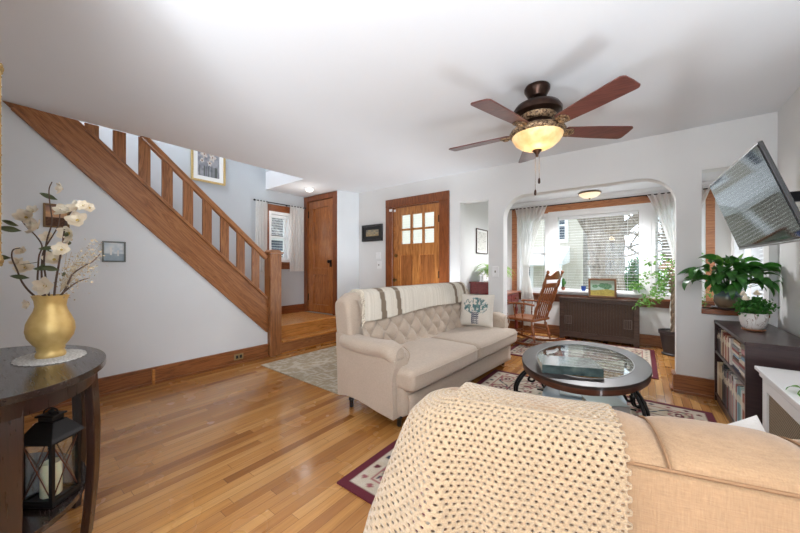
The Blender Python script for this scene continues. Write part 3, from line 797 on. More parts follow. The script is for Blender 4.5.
m = MB(); m.cyl((0.75, 9.6, GZ), (0.75, 9.6, 0.1), 0.04, 0.02, 8); m.build('stem', m_bark, o, world=True)
o = thing('distant_trees', 'hazy mass of bare grey-brown trees far behind the garden', 'trees', (3, 26, GZ)); o['kind'] = 'stuff'
m = MB()
for k in range(70):
    x = rr.uniform(1.2, 14); y = rr.uniform(18, 26); hgt = rr.uniform(4, 8)
    m.tube([(x, y, GZ), (x + rr.uniform(-0.4, 0.4), y, hgt * 0.5), (x + rr.uniform(-1, 1), y, hgt)], [0.2, 0.13, 0.04], 5)
    for j in range(16):
        z = rr.uniform(1.0, hgt); m.tube([(x, y, z), (x + rr.uniform(-1.6, 1.6), y + rr.uniform(-1, 1), z + rr.uniform(0.3, 1.5))], [0.05, 0.012], 4)
m.build('branches', m_bark, o, world=True)
o = thing('garden_gazebo', 'small brown-roofed gazebo on the lawn outside the picture window', 'gazebo', (1.6, 15, GZ))
for dx in (-0.7, 0.7):
    for dy in (-0.7, 0.7):
        m = MB(); m.box(1.6 + dx - 0.06, 1.6 + dx + 0.06, 15 + dy - 0.06, 15 + dy + 0.06, GZ, 1.05); m.build('post', m_oakZ, o, smooth=False, world=True)
m = MB(); m.lathe([(1.25, 0.98), (1.3, 1.05), (0.1, 1.85), (0.0001, 1.95)], (1.6, 15, 0), 6); m.build('roof', plain('brown_shingle', srgb(150, 112, 84), 0.9), o, smooth=False, world=True)

# ------------------------------------------------------------------ rugs (pattern woven into the pile)
def rug(name, label, cx, cy, w, h, rz, fn, mat, z=0.0, t=0.009, cell=0.011, cat='rug', group=None):
    nx, ny = int(w / cell), int(h / cell)
    m = MB()
    m.grid(lambda u, v: ((u - 0.5) * w, (v - 0.5) * h, t), nx, ny, col=lambda u, v: fn((u - 0.5) * w, (v - 0.5) * h))
    k = len(m.v); c0 = fn(-w / 2, 0)
    m.box(-w / 2, w / 2, -h / 2, h / 2, 0.0005, t - 0.0008)
    m.cols += [c0] * (len(m.v) - k)
    o = m.build(name, mat, None, smooth=False, normals=False)
    o.location = (cx, cy, z); o.rotation_euler = (0, 0, rz)
    return tag(o, label, cat, group)
m_rug = vcol('wool_pile', 0.98, 0.25, 220, 0.6)
CREAM, BEIGE, MAROON, ROSE, NAVY, SAGE = srgb(214, 202, 186), srgb(196, 178, 150), srgb(104, 40, 52), srgb(160, 96, 100), srgb(60, 62, 80), srgb(132, 138, 120)
def oriental(W, H, seed=0, field=CREAM):
    def fn(x, y):
        ax, ay = abs(x), abs(y); e = min(W / 2 - ax, H / 2 - ay)
        if e < 0.052: return MAROON
        nz = vnoise(x * 40, y * 40, seed)
        if e < 0.125:
            s = (y if W / 2 - ax < H / 2 - ay else x) / 0.11; f = s - math.floor(s)
            dd = sqrt(((f - 0.5) * 0.11) ** 2 + (e - 0.088) ** 2)
            if dd < 0.018: return MAROON if int(math.floor(s)) % 3 == 0 else (NAVY if int(math.floor(s)) % 3 == 1 else ROSE)
            return lerpc(CREAM, BEIGE, nz * 0.6)
        if e < 0.137: return ROSE
        if e < 0.29:
            s = (y if W / 2 - ax < H / 2 - ay else x) / 0.27; f = (s - math.floor(s)) * 2 - 1
            q = (e - 0.213) / 0.075
            r = sqrt((f * 1.6) ** 2 + q * q); a = math.atan2(q, f)
            if r < 0.42: return MAROON if r > 0.2 else CREAM
            if abs(r - 0.85 - 0.12 * cos(5 * a)) < 0.13: return ROSE if vnoise(x * 60, y * 60, 3) > 0.3 else SAGE
            if abs(q - 0.75 * sin(f * pi)) < 0.14: return NAVY
            return lerpc(BEIGE, CREAM, nz)
        if e < 0.305: return MAROON
        # field with scrolling vines and a rosy medallion
        r = sqrt((ax / (W * 0.30)) ** 2 + (ay / (H * 0.30)) ** 2); a = math.atan2(y, x)
        rr_ = r + 0.07 * cos(8 * a)
        if rr_ < 0.34: return lerpc(CREAM, ROSE, 0.3 + 0.7 * (vnoise(ax * 30, ay * 30, 5) > 0.5))
        if rr_ < 0.40: return NAVY
        if rr_ < 0.95:
            k = vnoise(ax * 17, ay * 17, seed + 1)
            if abs(k - 0.5) < 0.07: return CREAM
            return lerpc(MAROON, ROSE, 0.35 + 0.5 * (k > 0.6))
        if rr_ < 1.0: return NAVY
        k = vnoise(ax * 14 + 3, ay * 14, seed + 2); k2 = vnoise(ax * 26, ay * 26, seed + 4)
        if abs(k - 0.5) < 0.035: return ROSE
        if k2 > 0.80: return MAROON
        if k2 < 0.15: return SAGE
        if abs(k - 0.28) < 0.03: return NAVY
        return lerpc(field, BEIGE, nz * 0.5)
    return fn
rug('area_rug', 'large cream rug with a maroon border and floral medallion, under the oval coffee table', -0.425, 2.32, 1.75, 2.34, 0, oriental(1.75, 2.34), m_rug)
rug('area_rug', 'floral cream and rose rug on the sunroom floor in front of the brown radiator cover', -0.66, 4.92, 1.62, 1.42, 0, oriental(1.62, 1.42, 9), m_rug)
def greyrug(x, y):
    k = vnoise(x * 11, y * 11, 3); k2 = vnoise(x * 24, y * 24, 6)
    c = lerpc(srgb(176, 160, 134), srgb(194, 180, 156), vnoise(x * 60, y * 60))
    if abs(k - 0.5) < 0.08 or abs(k2 - 0.5) < 0.05: c = srgb(212, 202, 184)
    return c
rug('entry_rug', 'muted taupe rug with a faint scroll pattern, at the foot of the landing steps', -2.86, 2.72, 1.38, 1.5, radians(-1), greyrug, m_rug, cell=0.014)

# ------------------------------------------------------------------ tufted sofa
S1 = thing('tufted_sofa', 'oatmeal linen sofa with a button-tufted back and rolled arms, facing the bookcase wall', 'sofa', (-1.585, 2.785, 0), radians(-3))
HL = 1.035
def arm_prof(x):      # top of arm, local x: back to front
    return 0.605 - 0.03 * sin(max(0, min(1, (x + 0.33) / 0.5)) * pi) - 0.02 * max(0, x) / 0.27
for sy in (-1, 1):
    prof = [(-0.35, 0.11), (-0.375, 0.62), (-0.28, 0.615), (-0.16, 0.585), (-0.02, 0.572), (0.12, 0.575), (0.20, 0.565), (0.255, 0.53), (0.275, 0.47), (0.262, 0.41), (0.25, 0.35), (0.26, 0.085), (0.10, 0.10), (-0.1, 0.13), (-0.25, 0.13)]
    y0, y1 = (HL - 0.15, HL) if sy > 0 else (-HL, -HL + 0.15)
    m = MB(); m.prism(prof, 'XZ', y0, y1)
    a = m.build('arm', m_linen, S1, bevel=0.045, segs=5, angle=70)
    m = MB()
    yo = (HL - 0.075) * sy
    m.rbox((-0.03, yo + 0.012 * sy, 0.565), (0.30, 0.092, 0.058), 0.056, n=8, fn=lambda p: (p[0], p[1], p[2] - 0.018 * sin(max(0, min(1, (p[0] + 0.3) / 0.55)) * pi) - (0.05 * max(0, (p[0] - 0.2) / 0.1))))
    m.build('arm_roll', m_linen, S1)
    m = MB(); m.tube(spline([(0.262, yo - 0.06, 0.15), (0.258, yo - 0.062, 0.40), (0.282, yo - 0.072, 0.48), (0.27, yo - 0.04, 0.555), (0.262, yo + 0.03, 0.585), (0.28, yo + 0.085, 0.52), (0.262, yo + 0.07, 0.42), (0.262, yo + 0.064, 0.15)], 6), 0.004, 6)
    m.build('piping', m_linen, S1)
m = MB(); m.rbox((-0.02, 0, 0.21), (0.335, HL - 0.05, 0.115), 0.03, n=6); m.build('base', m_linen, S1)
m = MB()
m.grid(lambda u, v: (0.325, lerp(-HL + 0.10, HL - 0.10, u), lerp(0.09 + 0.015 * sin(u * pi), 0.25, v)), 20, 3)
m.build('front_rail', m_linen, S1, solid=0.02)
def cushion_fn(y0, y1):
    pass
for sy in (-1, 1):
    m = MB()
    def tfn(p, sy=sy):
        x, y, z = p
        # wing in front of the arm
        if y * sy > 0.36 and x < 0.10: y = sy * (0.36 + (y * sy - 0.36) * max(0.06, (x + 0.3) / 0.40 * 0.1))
        return (x, y, z)
    m.rbox((0.085, sy * 0.4975, 0.365), (0.315, 0.495, 0.078), 0.045, (0.02, 0, 0.022), n=14, fn=tfn)
    c = m.build('seat_cushion', m_linen, S1)
    m = MB()
    for z in (0.408,):
        pts = []
        for k in range(25):
            u = k / 24; pts.append((0.405 + 0.018 * (1 - abs(2 * u - 1) ** 2.5), sy * 0.4975 + lerp(-0.47, 0.47, u), z + 0.006 * (1 - abs(2 * u - 1) ** 2)))
        m.tube(pts, 0.004, 6)
    m.build('piping', m_linen, c)
# back: rolled top and plain rear
bp = [(-0.37, 0.16), (-0.395, 0.5), (-0.425, 0.78), (-0.432, 0.86), (-0.415, 0.915), (-0.37, 0.945), (-0.315, 0.95), (-0.27, 0.93), (-0.245, 0.88), (-0.235, 0.80), (-0.20, 0.42), (-0.19, 0.2)]
def back_fn(p):
    return p
m = MB()
NB = 26
def bpt(i, y):
    x, z = bp[i]; e = max(0, (abs(y) - (HL - 0.16)) / 0.16)     # ends round off
    drop = 0.07 * e ** 2.6; inw = 0.0
    zc = 0.55
    if z > 0.7: z = z - drop * (z - 0.7) / 0.25
    return (x + (0.012 if i < 4 else 0) * e * e, y, z)
m.grid(lambda u, v: bpt(min(len(bp) - 1, round(u * (len(bp) - 1))), lerp(-HL + 0.015, HL - 0.015, v)), len(bp) - 1, NB)
k = len(m.v)
for side in (0, 1):
    ring = [i * (NB + 1) + (NB if side else 0) for i in range(len(bp))]
    m.f.append(ring if side else ring[::-1]); m.mi.append(0)
m.build('backrest', m_linen, S1, bevel=0.03, segs=4, angle=60)
# tufted front panel
TW = HL - 0.10
PY, PZ = 0.09, 0.10
def tuft(y, s):
    a = (y / PY + s / PZ); b = (y / PY - s / PZ)
    h = (abs(sin(pi * a / 2 * 1.0)) * abs(sin(pi * b / 2 * 1.0))) ** 0.45
    return h
def tuft_pt(u, v):
    y = lerp(-TW, TW, u); s = lerp(0, 0.46, v)
    z = 0.44 + s; x = -0.150 - 0.17 * s
    h = tuft(y, s - 0.045)
    fade = min(1, (0.46 - s) / 0.04) * min(1, s / 0.03) * min(1, (TW - abs(y)) / 0.03)
    x += -0.026 + 0.050 * (1 - (1 - h) * max(0, fade)) - 0.05 * max(0, (s - 0.40) / 0.06) ** 2
    if v > 0.999: x -= 0.02
    return (x, y, z)
m = MB(); m.grid(tuft_pt, 190, 50); m.build('tufted_panel', m_linen, S1, angle=180)
for j in range(0, 5):
    for i in range(-6, 7):
        # buttons where both crease families meet
        s = 0.045 + j * PZ; y = (i * 2 + (j % 2)) * PY
        if abs(y) < TW - 0.04 and s < 0.40 and s > 0.02:
            m = MB(); m.ball((-0.150 - 0.17 * s - 0.018, y, 0.44 + s), 0.012, 8, 6, 1.0, 0.6); m.build('button', m_linen, S1)
for sx in (-0.28, 0.24):
    for sy in (-1, 1):
        m = MB(); m.lathe([(0.014, 0.0), (0.018, 0.01), (0.016, 0.05), (0.026, 0.065), (0.018, 0.08), (0.03, 0.10), (0.032, 0.13), (0.03, 0.14)], (sx, sy * (HL - 0.09), 0.0095 if sx > 0 else 0.001), 14); m.build('leg', m_black, S1)

# striped throw over the back of the tufted sofa
def throw_col(u, v):
    y = lerp(-0.84, 0.90, u)
    c = srgb(226, 218, 204)
    for yb in (-0.66, -0.44, 0.585, 0.80):
        if abs(y - yb - 0.10 * (v - 0.5)) < 0.034: return srgb(136, 120, 102) if hash2(int(v * 120), 3) > 0.15 else srgb(160, 144, 126)
    if abs(v - 0.50) < 0.035 or abs(v - 0.40) < 0.012: return lerpc(c, srgb(150, 158, 168), 0.75)
    return lerpc(c, srgb(206, 196, 180), 0.5 * (hash2(int(u * 400), int(v * 3)) > 0.6))
tp = spline([(-0.452, 0.60, 0), (-0.455, 0.80, 0), (-0.447, 0.89, 0), (-0.405, 0.952, 0), (-0.32, 0.968, 0), (-0.250, 0.955, 0), (-0.205, 0.905, 0), (-0.180, 0.82, 0), (-0.165, 0.755, 0)], 5)
def throw_pt(u, v):
    t = v * (len(tp) - 1); i = min(int(t), len(tp) - 2); p = tp[i].lerp(tp[i + 1], t - i)
    y = lerp(-0.84, 0.90, u) - 0.16 * max(0, v - 0.62) + (0.14 if u < 0.001 else 0) * 0
    z = p[1]
    e = max(0, (abs(y) - (HL - 0.16)) / 0.16); z -= 0.06 * e ** 2.6
    low = max(0, v - 0.7) / 0.3
    z -= low * (0.04 * (1 - u) + 0.01 * sin(u * 9)) 
    x = p[0] + 0.004 * sin(u * 43 + v * 6) + 0.006 * sin(u * 17)
    return (x, y, z)
o = thing('throw_blanket', 'cream striped throw with taupe bands draped over the tufted sofa back', 'blanket', (-1.585, 2.785, 0), radians(-3))
m = MB(); m.grid(throw_pt, 150, 46, col=throw_col)
m.build('cloth', vcol('woven_throw', 0.95, 0.15, 260, 0.5), o, solid=0.006, angle=180)
m = MB(); rf = random.Random(3)
for k in range(60):
    v = 0.30 + 0.70 * k / 59; p = Vector(throw_pt(0, v)); a = p + Vector((rf.uniform(0, 0.012), -rf.uniform(0.02, 0.035), -rf.uniform(0.0, 0.02)))
    m.tube([p, a, a + Vector((rf.uniform(-0.006, 0.012), -rf.uniform(0.004, 0.018), -rf.uniform(0.02, 0.035)))], [0.003, 0.0028, 0.0015], 5)
m.build('fringe', plain('cream_yarn', srgb(226, 216, 198), 0.95), o)

# cushion printed with a jar of eucalyptus
def print_col(x, z):          # x,z in -1..1
    c = srgb(226, 218, 206)
    if abs(x) < 0.19 * (1 - 0.25 * max(0, -z - 0.75)) and -0.88 < z < -0.18:
        ck = (int(math.floor(x / 0.065)) + int(math.floor(z / 0.065))) % 2
        return srgb(74, 74, 88) if ck else (srgb(132, 132, 140) if int(math.floor(x / 0.065)) % 2 else srgb(222, 218, 212))
    if z > -0.25:
        dx, dz = x / 0.72, (z - 0.22) / 0.52; r = sqrt(dx * dx + dz * dz)
        if r < 1:
            k = vnoise(x * 9 + 5, z * 9, 2); k2 = vnoise(x * 17, z * 17, 4)
            if k > 0.34 + 0.3 * r and k2 > 0.2: return lerpc(srgb(60, 96, 110), srgb(120, 150, 140), k2)
            a = math.atan2(x, z + 0.35); 
            if abs((a * 3.2) % 1 - 0.5) < 0.07: return srgb(96, 122, 112)
            if k2 > 0.72: return srgb(140, 168, 176)
    return c
def pillow(name, label, loc, rotM, w, h, t, mat, colfn=None, cat='cushion'):
    o = thing(name, label, cat, loc)
    def surf(sgn):
        def f(u, v):
            a, b = 2 * u - 1, 2 * v - 1
            th = t * (max(0, 1 - abs(a) ** 3.0) * max(0, 1 - abs(b) ** 3.0)) ** 0.55
            pin = 1 - 0.05 * (1 - abs(a) ** 2) * abs(b) ** 4; pin2 = 1 - 0.05 * (1 - abs(b) ** 2) * abs(a) ** 4
            return rotM @ Vector((a * w * pin2, sgn * th, b * h * pin))
        return f
    m = MB()
    m.grid(surf(-1), 44, 44, col=(lambda u, v: colfn(2 * u - 1, 2 * v - 1)) if colfn else None)
    m.grid(surf(1), 20, 20, col=(lambda u, v: colfn(-0.99, 0.99)) if colfn else None)
    m.build('cover', mat, o, normals=False, angle=180)
    return o
Rm = Matrix.Rotation(radians(8), 3, 'Z') @ Matrix.Rotation(radians(-14), 3, 'X')
pillow('throw_pillow', 'cream throw pillow printed with a gingham eucalyptus jar on the tufted sofa', (-1.53, 3.50, 0.655), Rm, 0.20, 0.19, 0.07, vcol('printed_canvas', 0.9, 0.1, 200, 0.3), print_col)

# ------------------------------------------------------------------ foreground sofa (seen from behind)
A2 = radians(14.5); E1 = Vector((cos(A2), sin(A2), 0)); E2 = Vector((-sin(A2), cos(A2), 0))
S2L = (-0.42, 0.665, 0)
S2 = thing('tan_sofa', 'tan linen sofa in the foreground seen from behind, with piped seams along its back', 'sofa', S2L, A2)
LEN = 1.22
m = MB(); m.rbox((LEN / 2, 0.055, 0.43), (LEN / 2, 0.055, 0.348), 0.018, n=8); m.build('back_panel', m_peach, S2)
m = MB()
segs_s = [(0.0, 0.48), (0.48, 0.72), (0.72, LEN)]
topp = [(0.0, 0.780), (0.004, 0.790), (0.028, 0.806), (0.075, 0.820), (0.125, 0.822), (0.18, 0.808), (0.215, 0.77), (0.225, 0.70), (0.23, 0.5)]
tps = spline([(a, b, 0) for a, b in topp], 4)
for (sa, sb) in segs_s:
    m = MB()
    def pf(u, v, sa=sa, sb=sb):
        s = lerp(sa, sb, u); t = v * (len(tps) - 1); i = min(int(t), len(tps) - 2); p = tps[i].lerp(tps[i + 1], t - i)
        w = 1 - (1 - max(0, 1 - abs(2 * u - 1) ** 8)) * 1.0
        q = 0.008 * (1 - abs(2 * u - 1) ** 3)
        k = min(1, v * 6)
        return (s, p[0] + (0.006 * (1 - w) - q * 0.3) * k, p[1] + (-0.010 * (1 - w) + q * (1 if sb < 1 else 0.3)) * k)
    m.grid(pf, 26, len(tps) - 1); m.build('back_cushion', m_peach, S2, angle=180)
m = MB(); m.tube([(0.0, -0.001, 0.781), (LEN, -0.001, 0.781)], 0.0035, 6)
for s in (0.48, 0.72):
    m.tube([(s, p[0] - 0.001, p[1] - 0.0035) for p in tps[1:22]], 0.0028, 6)
m.build('piping', plain('piping_tan', srgb(140, 106, 76), 0.9, bump=0.2), S2)
m = MB(); m.rbox((LEN / 2, 0.48, 0.26), (LEN / 2 - 0.005, 0.36, 0.13), 0.03, n=6); m.build('base', m_peach, S2)
for k in range(2):
    m = MB(); m.rbox((0.12 + (LEN - 0.24) * (k * 0.5 + 0.25), 0.54, 0.42), ((LEN - 0.25) / 4, 0.31, 0.05), 0.035, (0, 0, 0.01), n=8); m.build('seat_cushion', m_peach, S2)
for x in (0.06, LEN - 0.06):
    m = MB(); m.rbox((x, 0.50, 0.30), (0.06, 0.36, 0.20), 0.04, n=6); m.build('arm', m_peach, S2)
for x in (0.07, LEN - 0.07):
    for y in (0.06, 0.78):
        m = MB(); m.cyl((x, y, 0.0095), (x, y, 0.14), 0.018, 0.025, 12); m.build('leg', m_black, S2)
Rm = Matrix.Rotation(A2, 3, 'Z') @ Matrix.Rotation(radians(-8), 3, 'X') @ Matrix.Rotation(radians(-25), 3, 'Y')
pc = Vector(S2L) + E1 * 0.70 + E2 * 0.31
pillow('throw_pillow', 'white throw pillow, only its corner peeking above the back of the tan sofa', (pc.x, pc.y, 0.628), Rm, 0.125, 0.125, 0.05, fabric('white_cotton', srgb(190, 186, 182), var=0.03))

# crocheted blanket over the left end of the foreground sofa
PA, PB_ = 0.0160, 0.0122
crest = Vector(S2L) + E2 * 0.10 + E1 * 0.06
def prof_b(b):
    """outward offset and height along the drape, b in metres from the ridge (negative = seat side)"""
    if b < 0: return (b * 0.95, 0.838 + b * b * -1.6)
    P = [(0.0, 0.838), (0.055, 0.832), (0.095, 0.812), (0.118, 0.78), (0.124, 0.74), (0.128, 0.64), (0.132, 0.5), (0.136, 0.32), (0.14, 0.1)]
    L = 0
    for i in range(len(P) - 1):
        seg = sqrt((P[i + 1][0] - P[i][0]) ** 2 + (P[i + 1][1] - P[i][1]) ** 2)
        if b <= L + seg or i == len(P) - 2:
            t = (b - L) / seg; return (lerp(P[i][0], P[i + 1][0], t), lerp(P[i][1], P[i + 1][1], t))
        L += seg
def crochet_pt(a, b):
    o, z = prof_b(b)
    hang = max(0, b - 0.10)
    fold = 0.5 + 0.5 * sin(a * 46 + 0.8 + 1.2 * sin(b * 5)); fold2 = sin(a * 21 + 2.0)
    if a >= 0:
        base = crest + E1 * (a + 0.0); d = -E2
        w = min(1, hang * 3.2)
        near = exp(-(a / 0.16) ** 2)
        o = o + w * (0.036 * near * fold + 0.006 * fold2) + 0.05 * hang * near * 0.8
        sag = -0.010 * sin(max(0, a) * 7.5)
    else:
        th = -a / 0.115                # angle round the corner
        th = min(th, 2.2)
        base = crest.copy(); d = -E2 * cos(th) - E1 * sin(th)
        near = 1.0; w = min(1, hang * 3.2)
        flare = 0.045 + 0.30 * max(0, hang) * (0.55 + 0.45 * sin(min(th, pi / 2) * 2 - 0.4))
        o = o + w * 0.036 * fold + (flare - 0.045) * 0.85
        z -= 0.012 * sin(min(th, 1.5)) 
        sag = 0
    p = base + d * o
    return Vector((p.x, p.y, z + sag * (1 if b < 0.05 else 0)))
m = MB()
NA, NBB = 37, 62
a0, b0 = -0.245, -0.09
def warp(i, j):
    return a0 + i * PA, b0 + j * PB_
vid = {}
def cv(i, j):          # quarter-cell lattice
    key = (i, j)
    if key not in vid:
        a, b = warp(i / 4.0, j / 4.0); b2 = b + 0.35 * 0 
        vid[key] = len(m.v); m.v.append(tuple(crochet_pt(a, b)))
    return vid[key]
def holepts(i, j, sh):
    c = (i * 4 + 2, j * 4 + 2); R = 0.92
    out = []
    for k in range(8):
        an = k * pi / 4 + pi / 4 * 0 - 3 * pi / 4
        dx, dy = cos(an) * R * 0.78, sin(an) * R * 0.92
        out.append((c[0] + dx, c[1] + dy))
    return out
for j in range(NBB):
    sh = 2 if j % 2 else 0
    for i in range(NA):
        ii = i * 4 + sh; jj = j * 4
        ring = [(ii, jj), (ii + 2, jj), (ii + 4, jj), (ii + 4, jj + 2), (ii + 4, jj + 4), (ii + 2, jj + 4), (ii, jj + 4), (ii, jj + 2)]
        outer_ = [cv(*p) for p in ring]
        inner_ = []
        for (x, y) in holepts(0, 0, 0):
            jit = 0.25 * (hash2(i, j, 7) - 0.5)
            a, b = warp((ii + x + jit) / 4.0, (jj + y) / 4.0); inner_.append(len(m.v)); m.v.append(tuple(crochet_pt(a, b)))
        for k in range(8):
            k2 = (k + 1) % 8
            m.f.append([outer_[k], outer_[k2], inner_[k2], inner_[k]]); m.mi.append(0)
def yarn_mat():
    g = G('crocheted_wool'); v = g.co()
    n = g.noise(v, 330, 3, 0.6); w = g.noise(g.map(v, scale=(1, 1, 2.5)), 120, 2, 0.5, 1.5)
    big = g.noise(v, 6, 2)
    f = g.math('ADD', g.math('MULTIPLY', n, 0.5), g.math('MULTIPLY', w, 0.5))
    col = g.ramp(f, [(0.3, srgb(138, 114, 86)), (0.65, srgb(180, 156, 125))])
    return g.done(color=col, rough=1.0, sheen=0.4, normal=g.bump(f, 0.8, 0.004))
o = m.build('crochet_blanket', yarn_mat(), None, solid=0.0065, sub=1, angle=180)
tag(o, 'chunky cream crocheted blanket hanging over the left end of the tan foreground sofa', 'blanket')

# ------------------------------------------------------------------ oval coffee table
TC = (-0.353, 2.787); TA_ = 0.417; TB_ = 0.652; TZ = 0.46
T = thing('coffee_table', 'oval dark wood coffee table with a glass centre and scrolled black iron legs', 'coffee table', (TC[0], TC[1], 0.009), radians(1.2))
def ell(a, b, n=72): return [(a * cos(2 * pi * k / n), b * sin(2 * pi * k / n)) for k in range(n)]
g = G('polished_dark_top'); v = g.co(); n_ = g.noise(g.map(v, scale=(30, 3, 3)), 1.5, 3)
m_top = g.done(color=g.ramp(n_, [(0.3, srgb(40, 30, 28)), (0.7, srgb(50, 36, 32))]), rough=0.4, coat=0.1)
g = G('reddish_table_edge'); v = g.co(); n_ = g.noise(g.map(v, scale=(3, 3, 40)), 1.5, 3)
m_edge = g.done(color=g.ramp(n_, [(0.3, srgb(64, 34, 22)), (0.7, srgb(96, 54, 34))]), rough=0.3, coat=0.4)
m = MB()
m.prism(ell(TA_, TB_), 'XY', TZ - 0.020 - 0.009, TZ - 0.009, [ell(0.318, 0.497)])
m.build('table_top', m_top, T, bevel=0.008, segs=3, angle=50)
m = MB(); m.prism(ell(TA_ - 0.006, TB_ - 0.006), 'XY', TZ - 0.056 - 0.009, TZ - 0.0205 - 0.009, [ell(0.330, 0.51)]); m.build('table_edge', m_edge, T, bevel=0.008, segs=3, angle=50)
m = MB(); m.prism(ell(0.3175, 0.4965), 'XY', TZ - 0.016 - 0.009, TZ - 0.011, []); m.build('glass_top', m_tglass, T, smooth=False)
m = MB(); m.tube([(x, y, TZ - 0.0095) for x, y in ell(0.3175, 0.4965, 90)], 0.004, 6, closed=True); m.build('glass_rim', m_steel, T)
for sx in (-1, 1):
    for sy in (-1, 1):
        d = Vector((sx * 0.62, sy * 0.785, 0)).normalized()
        def lp(r, z): return (d.x * r * 0.62 + 0 if False else sx * r * 0.62, sy * r * 0.78, z)
        m = MB()
        for w in (-0.012, 0.012):
            pts = spline([lp(0.46, 0.400), lp(0.53, 0.385), (lp(0.595, 0.30)), lp(0.575, 0.20), lp(0.50, 0.10), lp(0.52, 0.03), lp(0.58, 0.012), lp(0.62, 0.035), lp(0.60, 0.06), lp(0.575, 0.045)], 6)
            off = Vector((-d.y, d.x, 0)) * w
            m.tube([p + off for p in pts], 0.0095, 8)
        pts = spline([lp(0.46, 0.400), lp(0.42, 0.36), lp(0.45, 0.32), lp(0.49, 0.335), lp(0.475, 0.36)], 6)
        m.tube(pts, 0.008, 8)
        m.ball(lp(0.575, 0.245), 0.024, 10, 8, 0.7)
        m.build('leg', m_iron, T)
m = MB(); m.tube([(x, y, 0.145) for x, y in ell(0.27, 0.44, 60)], 0.007, 8, closed=True); m.tube([(-0.33, 0, 0.14), (0.33, 0, 0.14)], 0.006, 8)
for sx in (-1, 1):
    for sy in (-1, 1): m.tube([(sx * 0.20, sy * 0.30, 0.145), (sx * 0.33, sy * 0.42, 0.145)], 0.006, 8)
m.build('shelf_frame', m_iron, T)
m = MB(); m.prism(ell(0.275, 0.445), 'XY', 0.153, 0.161); m.build('glass_shelf', plain('shelf_glass_painted_reflection', srgb(176, 190, 204), 0.12, spec=0.8), T, smooth=False)  # pale blue base colour stands in for the window's reflection

def book(name, label, loc, rz, w, d, h, cover, parent=None, pages=(0.8, 0.76, 0.68), cat='book', group=None, tilt=0):
    """lying book: w along x, d along y, spine at -y"""
    o = thing(name, label, cat, loc, rz, group)
    mc = cover if not isinstance(cover, tuple) else plain('cover_' + str(len(bpy.data.materials)), cover, 0.3, var=0.05)
    m = MB(); m.box(-w / 2, w / 2, -d / 2, d / 2, 0, 0.0035); m.box(-w / 2, w / 2, -d / 2, d / 2, h - 0.0035, h); m.box(-w / 2, w / 2, -d / 2, -d / 2 + 0.0035, 0, h)
    m.build('cover', mc, o, smooth=False, bevel=0.0015)
    m = MB(); m.box(-w / 2 + 0.006, w / 2 - 0.006, -d / 2 + 0.004, d / 2 - 0.006, 0.0036, h - 0.0036); m.build('pages', m_pages, o, smooth=False)
    return o
m_pages = plain('book_pages', srgb(216, 208, 190), 0.9, var=0.05)
g = G('misty_photo_cover'); v = g.co(); n_ = g.noise(g.map(v, scale=(4, 8, 4)), 3, 4)
m_cov = g.done(color=g.ramp(n_, [(0.3, srgb(40, 56, 58)), (0.55, srgb(74, 92, 92)), (0.75, srgb(112, 126, 120))]), rough=0.15, coat=0.5)
book('photo_book', 'thick teal-grey picture book lying on the coffee table glass', (-0.40, 2.43, TZ), radians(22), 0.36, 0.25, 0.055, m_cov)
book('magazine_box', 'grey closed box-like book lying on the glass shelf beneath the coffee table top', (-0.20, 2.62, 0.171), radians(30), 0.24, 0.17, 0.06, (0.42, 0.42, 0.42))
book('magazine', 'thin pale magazine on the glass shelf beneath the coffee table top', (-0.42, 2.86, 0.171), radians(10), 0.21, 0.28, 0.012, (0.62, 0.66, 0.72))

# ------------------------------------------------------------------ console table with vase and lantern
CTX = -2.05
CT = thing('console_table', 'dark espresso demilune console table in the left foreground, with a lower shelf', 'console table', (CTX, 0.005, 0))
def demi(a, b, n=40, y0=0.0): return [(a * cos(pi * k / n), y0 + b * sin(pi * k / n)) for k in range(n + 1)]
m = MB(); m.prism(demi(0.49, 0.345), 'XY', 0.735, 0.76); m.build('table_top', m_espX, CT, bevel=0.009, segs=3)
m = MB(); m.prism(demi(0.455, 0.312) + demi(0.435, 0.292)[::-1], 'XY', 0.675, 0.7345); m.build('apron', m_espresso, CT, angle=30)
m = MB(); m.prism(demi(0.40, 0.285), 'XY', 0.222, 0.245); m.build('shelf', m_espX, CT, bevel=0.006)
for (x, y) in ((0.425, 0.045), (0.15, 0.275), (-0.15, 0.275), (-0.425, 0.045)):
    m = MB()
    q = Vector((x, y, 0)).normalized() if y > 0.1 else Vector((1 if x > 0 else -1, 0, 0))
    sgn = Vector((-q.y, q.x, 0))
    prev = None; vs = []; fs = []
    for k in range(13):
        z = 0.7345 * k / 12; bow = 0.020 * sin((z / 0.7345) * pi * 1.0) - 0.012 * (1 - z / 0.7345)
        w = lerp(0.024, 0.034, z / 0.7345)
        c = Vector((x, y, z)) + q * bow
        for (i, j) in ((-1, -1), (1, -1), (1, 1), (-1, 1)): vs.append(c + q * (0.014 * i) + sgn * (w * j))
    for k in range(12):
        for i in range(4): fs.append((k * 4 + i, k * 4 + (i + 1) % 4, k * 4 + 4 + (i + 1) % 4, k * 4 + 4 + i))
    fs += [(3, 2, 1, 0), (48, 49, 50, 51)]
    m.add(vs, fs); m.build('leg', m_espresso, CT, bevel=0.003, angle=30)

